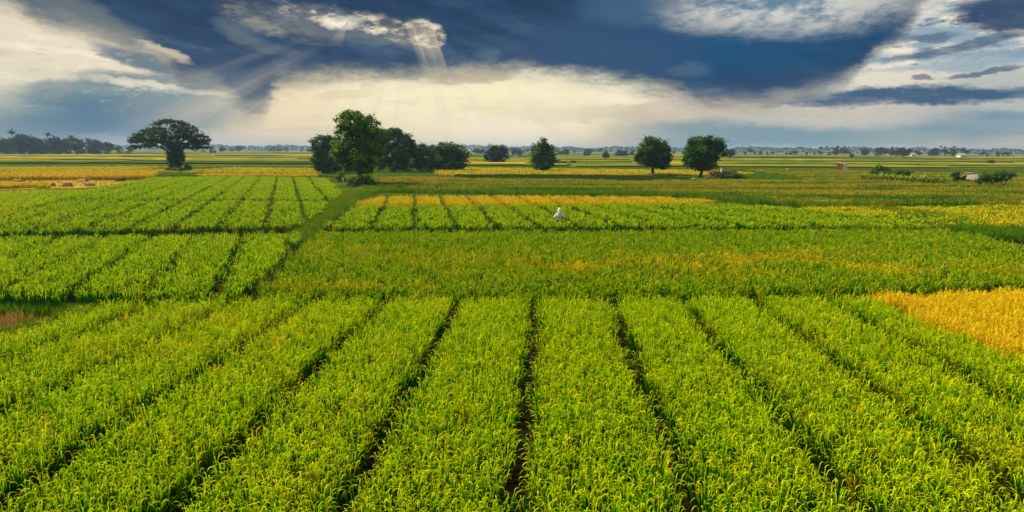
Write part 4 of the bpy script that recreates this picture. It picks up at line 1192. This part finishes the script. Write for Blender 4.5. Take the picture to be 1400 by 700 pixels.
# thatched hut
def thatched_hut():
    (loc, u) = (93.52, 140.00), 0.1805
    t = empty('thatched_hut', (loc[0], loc[1], 0), 'small open field hut with a pale thatched roof at right', 'hut', rz=R(-6))
    w, d, h = 20 * u, 14 * u, 3.8 * u; pk = 9.6 * u
    g = G(); rs = np.random.RandomState(3)
    nx = 12
    for side in (-1, 1):
        V, F = [], []
        for j in range(5):
            for i in range(nx + 1):
                s = j / 4
                x = (-w / 2 + w * i / nx) * (.52 + .48 * s); y = side * d * .62 * s
                z = pk + (h * .75 - pk) * s + rs.normal(0, .06) - .10 * math.sin(math.pi * i / nx) * (1 - s)
                V.append((x, y, z))
        b = len(V)
        V += [(x, y, z - .14) for x, y, z in V]
        for j in range(4):
            for i in range(nx):
                a = j * (nx + 1) + i
                F.append((a, a + 1, a + nx + 2, a + nx + 1)); F.append((b + a, b + a + nx + 1, b + a + nx + 2, b + a + 1))
        for i in range(nx):
            a = 4 * (nx + 1) + i; F.append((a, a + 1, b + a + 1, b + a))
        for j in range(4):
            a = j * (nx + 1); F.append((a, a + nx + 1, b + a + nx + 1, b + a)); c = a + nx; F.append((c, b + c, b + c + nx + 1, c + nx + 1))
        obj('roof_slope', mesh_np('roof_slope', V, F, solid('thatch', (.44, .33, .25), .95, .35, 9, 1.0)), t)
    g = G(); g.tube([(-w * .31, 0, pk + .03), (0, .02, pk - .05), (w * .31, 0, pk + .05)], [.14, .16, .14], 7)
    obj('ridge', g.mesh('ridge', solid('ridge_thatch', (.42, .31, .22), .95, .3, 8, .8), True), t)
    for sx in (-1, 1):
        for sy in (-1, 1):
            g = G(); g.tube([(sx * w * .40, sy * d * .5, 0), (sx * w * .38, sy * d * .46, h)], .06, 6)
            obj('post', g.mesh('post', M_BARK), t)
    g = G()
    g.box((0, d * .42, h * .4), (w * .72, .06, h * .78))
    obj('back_wall', g.mesh('back_wall', solid('woven_wall', (.10, .07, .05), .9, .3, 8)), t)
    g = G(); g.box((w * .30, -d * .40, h * .34), (w * .26, .05, h * .66))
    obj('front_panel', g.mesh('front_panel', solid('woven_panel', (.3, .2, .11), .9, .3, 8)), t)
    g = G(); g.box((0, 0, h * .22), (w * .6, d * .5, .08))
    obj('platform', g.mesh('platform', M_BARK), t)


thatched_hut()


def tarp_shelter():
    (loc, u) = (101.17, 211.60), 0.2514
    t = empty('field_shelter', (loc[0], loc[1], 0), 'small lean-to shelter with an orange side and a pale front sheet', 'shelter', rz=R(-30))
    # orange sheet leaning up to a point at left, pale sheet on the right
    M_O = solid('orange_sheet', (.70, .26, .04), .75, .2, 3, .2); M_P = solid('pale_sheet', (.72, .66, .62), .8, .1, 3, .2); M_PK = solid('maroon_cloth', (.25, .05, .08), .8, .2, 3)
    def sheet(name, A, n, th, mat, sag=.03):
        a, b, c, d = [Vector(p) for p in A]; V, F = [], []
        nrm = (b - a).cross(d - a).normalized()
        for k in (0, 1):
            for j in range(n + 1):
                for i in range(n + 1):
                    s, q = i / n, j / n
                    V.append((a * (1 - s) + b * s) * (1 - q) + (d * (1 - s) + c * s) * q + nrm * (k * th - sag * math.sin(math.pi * s) * math.sin(math.pi * q)))
        N = n + 1; B = N * N
        for j in range(n):
            for i in range(n):
                p = j * N + i
                F.append((p, p + 1, p + N + 1, p + N)); F.append((B + p, B + p + N, B + p + N + 1, B + p + 1))
        for i in range(n):
            F.append((i, B + i, B + i + 1, i + 1)); p = n * N + i; F.append((p, p + 1, B + p + 1, B + p))
            p = i * N; F.append((p, p + N, B + p + N, B + p)); p = i * N + n; F.append((p, B + p, B + p + N, p + N))
        return obj(name, mesh_np(name, V, F, mat, smooth=True), t)
    k = u * 1.25
    sheet('orange_sheet', [(-2.2 * k, -.4, 2.0 * k), (1.6 * k, -.3, .6 * k), (1.8 * k, -.2, 8.2 * k), (-5.2 * k, -.6, 9.0 * k)], 4, .05, M_O)
    sheet('pale_sheet', [(1.75 * k, -.35, .3 * k), (5.2 * k, .2, .5 * k), (4.8 * k, .3, 7.2 * k), (1.95 * k, -.25, 8.0 * k)], 4, .05, M_P)
    sheet('maroon_cloth', [(-4.6 * k, -.68, 7.4 * k), (-2.4 * k, -.70, 4.2 * k), (-1.8 * k, -.70, 5.4 * k), (-5.3 * k, -.68, 9.2 * k)], 3, .03, M_PK, .02)
    sheet('roof_sheet', [(-5.2 * k, -.55, 9.1 * k), (1.9 * k, -.15, 8.3 * k), (4.4 * k, 2.6, 6.6 * k), (-3.6 * k, 2.6, 6.8 * k)], 4, .05, M_P)
    for p, q in [((-5.0 * k, -.5, 0), (-5.1 * k, -.5, 9 * k)), ((1.85 * k, -.1, 0), (1.9 * k, -.1, 8.2 * k)), ((-3.5 * k, 2.5, 0), (-3.5 * k, 2.5, 6.8 * k)), ((4.4 * k, 2.5, 0), (4.3 * k, 2.5, 6.6 * k))]:
        g = G(); g.tube([p, q], .05, 6); obj('post', g.mesh('post', M_BARK), t)


tarp_shelter()
# short posts and the man-high pale post near the shelter
for q, lb, h, mt in [(((99.84, 211.40), 0.2506), 'dark stub standing left of the orange shelter', 1.6, M_BARK), (((103.23, 211.90), 0.2526), 'dark stub standing right of the orange shelter', 1.2, M_BARK),
                     (((111.63, 237.83), 0.2816), 'thin pale post left of the orange shelter', 3.6, M_BARKP), (((83.48, 209.00), 0.2412), 'pale post standing alone left of the orange shelter, out in the rough grass', 3.6, M_CLOTH),
                     (((29.98, 278.16), 0.2999), 'dark post on the plain below the dome-shaped bush tree', 5.5, M_BARK)]:
    (loc, u) = q
    g = G(); g.tube([(0, 0, 0), (.02, 0, h * u * .5), (0, .02, h * u)], [.45 * u, .4 * u, .3 * u], 7)
    o = obj('post', g.mesh('post', mt, True), loc=(loc[0], loc[1], 0)); o.name = 'field_post'
    tag(o, lb, 'post')
# blue tarp by the far round tree
(loc, u) = (2.54, 616.80), 0.6611
t = empty('tarp_tent', (loc[0], loc[1] - 4, 0), 'small blue tarp tent beside the far round tree', 'tent')
w_, h_, d_ = 4.2 * u, 2.0 * u, 4.0
obj('tarp', mesh_np('tarp', [(-w_ / 2, -d_ / 2, 0), (w_ / 2, -d_ / 2, 0), (w_ * .42, 0, h_), (-w_ * .42, 0, h_), (-w_ / 2, d_ / 2, 0), (w_ / 2, d_ / 2, 0)],
                    [(0, 1, 2, 3), (3, 2, 5, 4), (0, 3, 4), (1, 5, 2)], solid('blue_tarp', (.01, .20, .62), .5, .15, 2)), t)
g = G(); g.tube([(-w_ * .43, 0, h_ + .02), (w_ * .43, 0, h_ + .02)], .08, 6); obj('ridge_pole', g.mesh('ridge_pole', M_BARK), t)


# ------------------------------------------------------------------ far trees along the horizon
def palm_meshes(seed):
    rng = random.Random(seed); h = rng.uniform(11, 15); lx = rng.uniform(-1.5, 1.5)
    g = G(); g.tube([(0, 0, 0), (lx * .3, 0, h * .5), (lx, 0, h)], [.32, .22, .18], 6)
    V, F, T = [], [], []
    for k in range(18):
        a = rng.uniform(0, 6.283)
        b = len(V)
        blade(V, F, T, (lx, 0, h), a, rng.uniform(.1, 1.1), rng.uniform(.7, 1.5), 1.3, rng.uniform(3.8, 5.2), 1.1, 6, rng.uniform(.1, .8), rng.uniform(-.5, .5))
        blade(V, F, T, (lx, 0, h), a + .08, rng.uniform(.3, 1.2), rng.uniform(.8, 1.6), 1.3, rng.uniform(2.8, 4.4), .8, 6, rng.uniform(.1, .8), rng.uniform(-1.2, 1.2))
    return g.mesh('trunk', M_BARK, True), mesh_np('crown', V, F, T_FAR, {'tone': ('POINT', T)})


def far_tree_meshes(seed):
    rng = random.Random(seed); h = rng.uniform(8, 12)
    L = []
    for k in range(rng.randint(3, 6)):
        r = rng.uniform(1.6, 3.0)
        L.append((rng.uniform(-2.6, 2.6), rng.uniform(-2, 2), h * rng.uniform(.35, .85), r, r, r * rng.uniform(.6, .95)))
    g = G(); trunk_mesh(g, h * .5, .3, [(a, b, c) for a, b, c, *_ in L], 0, 1.4, rng)
    return g.mesh('trunk', M_BARK, True), crown_mesh('crown', seed, L, 620, .55, T_FAR, per=14)


PALMS = [palm_meshes(s) for s in range(4)]
FARS = [far_tree_meshes(s + 20) for s in range(6)]


def put(kind, x, y, k, label, group, rng, wide=1.0):
    pool = PALMS if kind == 'palm' else FARS
    tm, cm = pool[rng.randrange(len(pool))]
    t = empty('palm_tree' if kind == 'palm' else 'far_tree', (x, y, 0), label, 'palm' if kind == 'palm' else 'tree', group, rng.uniform(0, 6.28))
    t.scale = (k * wide, k * wide, k)
    obj('trunk', tm, t); obj('crown', cm, t)
    return t


def put_line(items, seed, lt, lp, gt, gp_):
    rng = random.Random(seed)
    for (x, y, h, kind, wide) in items:
        put(kind, x, y, h / (13.5 if kind == 'palm' else 10.0), lp if kind == 'palm' else lt, gp_ if kind == 'palm' else gt, rng, wide)


rng = random.Random(9)
# grove at the left edge
GL, GR = (-457.42, 582.22), (-348.05, 606.95)
items = []
N = 34
for i in range(N):
    s = (i + rng.uniform(-.4, .4)) / N
    x = GL[0] + (GR[0] - GL[0]) * s; y = GL[1] + (GR[1] - GL[1]) * s + rng.uniform(-6, 30)
    h = (15.0 - 6.5 * max(0, s - .72) / .28) * rng.uniform(.82, 1.12)
    items.append((x, y, h, 'tree', 1.25))
put_line(items, 31, 'tall dark broad-leaved tree in the grove at the left edge', '', 'broad-leaved trees in the left grove', '')
items = []
for s, h in [(.33, 16), (.39, 15), (.46, 14), (.345, 13), (.57, 14.5), (.78, 12), (.83, 11.5), (.88, 12), (.895, 11), (.955, 10), (.24, 14), (.70, 13)]:
    x = GL[0] + (GR[0] - GL[0]) * s; y = GL[1] + (GR[1] - GL[1]) * s - rng.uniform(2, 10)
    items.append((x, y, h, 'palm', 1.15))
put_line(items, 32, '', 'coconut palm in the grove at the left edge', '', 'coconut palms in the left grove')
for i in range(24):
    s = (i + rng.uniform(-.4, .4)) / 24
    x = GL[0] + (GR[0] - GL[0]) * s; y = GL[1] + (GR[1] - GL[1]) * s - rng.uniform(4, 12)
    put('tree', x, y, rng.uniform(.45, .75) * (1 - .4 * max(0, s - .7) / .3), 'low tree filling the foot of the grove at the left edge', 'low trees along the foot of the left grove', rng, 1.3)

# tree line at right
TL, TR = (295.51, 931.08), (601.56, 788.61)
items = []
N = 74
for i in range(N):
    s = (i + rng.uniform(-.5, .5)) / N
    px = 1000 + 420 * s
    dens = 1.0 if 1175 < px < 1340 else .6
    if rng.random() > dens: continue
    x = TL[0] + (TR[0] - TL[0]) * s; y = TL[1] + (TR[1] - TL[1]) * s + rng.uniform(0, 60)
    h = (8.5 if 1175 < px < 1340 else 6.0) * rng.uniform(.7, 1.25)
    if 1225 < px < 1260: h *= 1.25
    items.append((x, y, h, 'tree', rng.uniform(1.0, 1.5)))
put_line(items, 33, 'bluish broad-leaved tree in the far tree line at right', '', 'broad-leaved trees in the right tree line', '')
items = []
for px, h in [(1118, 8), (1130, 11), (1134, 10), (1145, 10), (1148, 9), (1154, 11.5), (1157, 10), (1227, 11), (1236, 9), (1306, 9.5), (1313, 10), (1316, 9), (1300, 10), (1101, 8)]:
    s = (px - 1000) / 420
    items.append((TL[0] + (TR[0] - TL[0]) * s, TL[1] + (TR[1] - TL[1]) * s - rng.uniform(0, 15), h, 'palm', 1.0))
put_line(items, 34, '', 'bluish palm rising from the far tree line at right', '', 'palms in the right tree line')
# thinner line across the middle
ML, MR = (-516.46, 1263.58), (408.36, 1287.02)
items = []
N = 96
for i in range(N):
    s = (i + rng.uniform(-.5, .5)) / N
    if rng.random() > .8: continue
    x = ML[0] + (MR[0] - ML[0]) * s; y = ML[1] + (MR[1] - ML[1]) * s + rng.uniform(-200, 150)
    items.append((x, y, rng.uniform(5.5, 11), 'tree', rng.uniform(1.1, 1.9)))
put_line(items, 35, 'faint bluish tree on the horizon across the middle', '', 'faint trees on the middle horizon', '')
# the wood beyond them all
rs = np.random.RandomState(8)
n = 26000
az = rs.uniform(R(-50), R(50), n); dist_ = rs.uniform(2100, 2600, n)
hh = 10 + 9 * (vnoise(az * 60, az * 0, 1.0) ** 1.2) + 4 * vnoise(az * 330, az * 0, 1.0)
C = np.stack([np.sin(az) * dist_, np.cos(az) * dist_, rs.rand(n) ** .8 * hh], 1)
V, F, T = leaf_quads(rs, C, np.tile([0, -1, .6], (n, 1)).astype(float), 2.6, np.clip(rs.normal(.4, .2, n), 0, 1))
tag(obj('distant_wood', mesh_np('distant_wood', V, F, T_FAR, {'tone': ('POINT', T)})), 'pale blue wood along the horizon', kind='stuff')

# white-walled far houses peeping out of the right tree line
M_WALL = solid('white_wall', (.7, .7, .68), .8, .08, 1); M_ROOF = solid('grey_roof', (.3, .28, .27), .8, .2, 1)
for q, lb, w_ in [(((464.67, 802.05), 0.9935), 'tiny white house in the far tree line, right of the flat-topped tree', 4.5), (((475.16, 730.49), 0.9340), 'tiny white house in the far tree line below the palms, near the right edge', 6)]:
    (loc, u) = q
    t = empty('house', (loc[0], loc[1], 0), lb, 'house')
    g = G(); g.box((0, 0, 1.5), (w_, 7, 3.0)); obj('wall', g.mesh('wall', M_WALL), t)
    a = w_ / 2 + .5
    obj('roof', mesh_np('roof', [(-a, -4.2, 2.95), (a, -4.2, 2.95), (a, 4.2, 2.95), (-a, 4.2, 2.95), (-a, 0, 4.9), (a, 0, 4.9)], [(0, 1, 5, 4), (2, 3, 4, 5), (0, 4, 3), (1, 2, 5), (3, 2, 1, 0)], M_ROOF), t)
    g = G(); g.box((w_ * .2, -3.52, 1.05), (1.0, .06, 2.1)); obj('door', g.mesh('door', M_BARK), t)
    g = G(); g.box((-w_ * .22, -3.52, 1.6), (1.4, .06, 1.0)); obj('window', g.mesh('window', solid('dark_glass', (.03, .04, .05), .2, .1)), t)


# ------------------------------------------------------------------ the worker
def worker():
    (px_, py_) = (3.55, 51.16)
    t = empty('person', (px_, py_, 0), 'worker in a white hooded shirt seen from behind, standing waist-deep in the rice', 'person', rz=R(-4))
    t.scale = (.95, .95, .92)
    # y forward (away from the viewer)
    pts = {'hip': (0, 0, .92), 'waist': (0, .01, 1.06), 'chest': (0, .02, 1.24), 'neck': (0, .04, 1.46), 'chin': (0, .07, 1.53), 'head': (0, .08, 1.62), 'top': (0, .07, 1.72)}
    rad_ = {'hip': (.15, .12), 'waist': (.135, .11), 'chest': (.165, .12), 'neck': (.055, .055), 'chin': (.075, .085), 'head': (.082, .10), 'top': (.05, .06)}
    names = list(pts); E = [(i, i + 1) for i in range(6)]
    V = [pts[n_] for n_ in names]; RR = [rad_[n_] for n_ in names]

    def chain(start, ps, rs_):
        prev = start
        for p, r_ in zip(ps, rs_):
            V.append(p); RR.append((r_, r_)); E.append((prev, len(V) - 1)); prev = len(V) - 1
        return prev
    for s in (-1, 1):
        chain(0, [(s * .10, .0, .86), (s * .11, .03, .50), (s * .11, -.01, .10), (s * .12, .0, .05), (s * .125, .15, .035)], [.095, .065, .045, .045, .035])
        w = chain(2, [(s * .19, .02, 1.38), (s * .28, .0, 1.26), (s * .38, .02, 1.09), (s * .40, .15, .98), (s * .405, .20, .96)], [.07, .058, .045, .033, .03])
        for k in range(4):                                   # four fingers and a thumb, a little curled
            o = (k - 1.5) * .018
            L_ = (.065, .078, .072, .055)[k]
            chain(w, [(s * .405 + o, .25, .96), (s * .405 + o, .25 + L_ * .6, .945), (s * .405 + o, .25 + L_ * .85, .915)], [.010, .0085, .007])
        chain(w, [(s * .405 - s * .035, .225, .955), (s * .405 - s * .045, .255, .935)], [.011, .008])
    me = bpy.data.meshes.new('body'); me.from_pydata(V, E, [])
    b = obj('body', me, t)
    md = b.modifiers.new('skin', 'SKIN'); md.use_smooth_shade = True
    for i, r_ in enumerate(RR): me.skin_vertices[0].data[i].radius = r_
    me.skin_vertices[0].data[0].use_root = True
    md = b.modifiers.new('sub', 'SUBSURF'); md.levels = 1; md.render_levels = 1
    me.materials.append(solid('skin', (.20, .11, .065), .6, .1))
    # white shirt: torso shell and two sleeves in one skinned surface
    V2 = [(0, .0, .80), (0, .01, 1.0), (0, .02, 1.24), (0, .035, 1.42)]; R2 = [(.20, .16), (.185, .15), (.20, .155), (.09, .08)]; E2 = [(0, 1), (1, 2), (2, 3)]
    for s in (-1, 1):
        a = len(V2)
        V2 += [(s * .21, .02, 1.36), (s * .29, .0, 1.25), (s * .39, .02, 1.09), (s * .41, .12, 1.0)]; R2 += [(.095, .095), (.082, .082), (.072, .072), (.058, .058)]
        E2 += [(2, a), (a, a + 1), (a + 1, a + 2), (a + 2, a + 3)]
    me = bpy.data.meshes.new('shirt'); me.from_pydata(V2, E2, [])
    o = obj('shirt', me, t); md = o.modifiers.new('skin', 'SKIN'); md.use_smooth_shade = True
    for i, r_ in enumerate(R2): me.skin_vertices[0].data[i].radius = r_
    me.skin_vertices[0].data[0].use_root = True
    md = o.modifiers.new('sub', 'SUBSURF'); md.levels = 1; md.render_levels = 1
    M_W = solid('white_shirt', (.92, .91, .92), .85, .05, 6, .2); me.materials.append(M_W)
    # pointed white head cover reaching the shoulders
    g = G(); g.tube([(0, .05, 1.38), (0, .05, 1.47), (0, .06, 1.58), (0, .07, 1.68), (0, .07, 1.78), (0, .075, 1.845), (0, .08, 1.88)], [.15, .125, .135, .14, .11, .06, .015], 12)
    obj('hood', g.mesh('hood', M_W, True), t)
    for s in (-1, 1):
        g = G(); g.tube([(s * .10, 0, .90), (s * .11, .0, .86), (s * .115, .03, .5), (s * .115, -.01, .12)], [.12, .125, .09, .07], 9)
        obj('trouser_leg', g.mesh('trouser_leg', solid('dark_trousers', (.05, .045, .05), .85, .2), True), t)
    for s in (-1, 1):
        g = G(); g.tube([(s * .41, .115, 1.005), (s * .407, .165, .978), (s * .405, .21, .962)], [.045, .042, .046], 8)
        obj('glove_cuff', g.mesh('glove_cuff', solid('dark_glove', (.03, .02, .02), .8, .2), True), t)
    # knapsack sprayer carried on the back
    k = empty('knapsack_sprayer', (px_, py_, 0), 'cream knapsack sprayer with a red band on the worker\'s back', 'sprayer', rz=R(-4))
    k.scale = (.95, .95, .92)
    bm = bmesh.new(); bmesh.ops.create_cube(bm, size=1.0)
    for v in bm.verts: v.co = Vector((v.co.x * (.36 if v.co.z > 0 else .40), v.co.y * .17, v.co.z * .46))
    bmesh.ops.bevel(bm, geom=bm.edges[:] + bm.verts[:], offset=.045, segments=3, affect='EDGES')
    me = bpy.data.meshes.new('tank'); bm.to_mesh(me); bm.free(); me.materials.append(solid('cream_plastic', (.72, .60, .42), .45, .06))
    obj('tank', me, k, (0, -.255, 1.09))
    g = G(); g.box((0, -.345, 1.10), (.33, .012, .055)); obj('band', g.mesh('band', solid('red_band', (.5, .09, .05), .6, .1)), k)
    g = G(); g.tube([(0, -.255, 1.315), (0, -.255, 1.36)], [.07, .065], 12); obj('lid', g.mesh('lid', solid('red_lid', (.35, .06, .04), .5, .1), True), k)
    for s in (-1, 1):
        g = G(); g.tube([(s * .12, -.17, 1.28), (s * .13, -.06, 1.44), (s * .13, .10, 1.45), (s * .13, .19, 1.30), (s * .12, .17, 1.05), (s * .15, .0, .92), (s * .13, -.17, .90)], .018, 6)
        obj('strap', g.mesh('strap', solid('black_strap', (.02, .02, .02), .7, .1), True), k)
    g = G(); g.box((0, -.255, .84), (.38, .2, .05)); obj('base', g.mesh('base', solid('black_base', (.02, .02, .02), .7, .1)), k)
    g = G(); g.tube([(.17, -.24, .90), (.30, -.10, .84), (.42, .10, .90), (.41, .24, .925)], .012, 6); obj('hose', g.mesh('hose', solid('black_hose', (.02, .02, .02), .6, .1), True), k)
    g = G(); g.tube([(.405, .20, .935), (.42, .60, 1.0), (.44, .95, .98)], .010, 6); obj('lance', g.mesh('lance', solid('brass_lance', (.4, .3, .1), .35, .1, metal=.8), True), k)


worker()

# ------------------------------------------------------------------ air
HAZE_DENSITY = 0.00019
if HAZE_DENSITY > 0:
    g = G(); g.box((0, 0, 17.0), (13200, 13200, 36.0))
    m, t, out = new_mat('haze')
    pv = t.nodes.new('ShaderNodeVolumePrincipled')
    pv.inputs['Color'].default_value = (.50, .72, .95, 1); pv.inputs['Density'].default_value = HAZE_DENSITY; pv.inputs['Anisotropy'].default_value = .2
    t.links.new(pv.outputs[0], out.inputs['Volume'])
    tag(obj('haze', g.mesh('haze', m)), 'thin blue haze over the plain', kind='stuff')
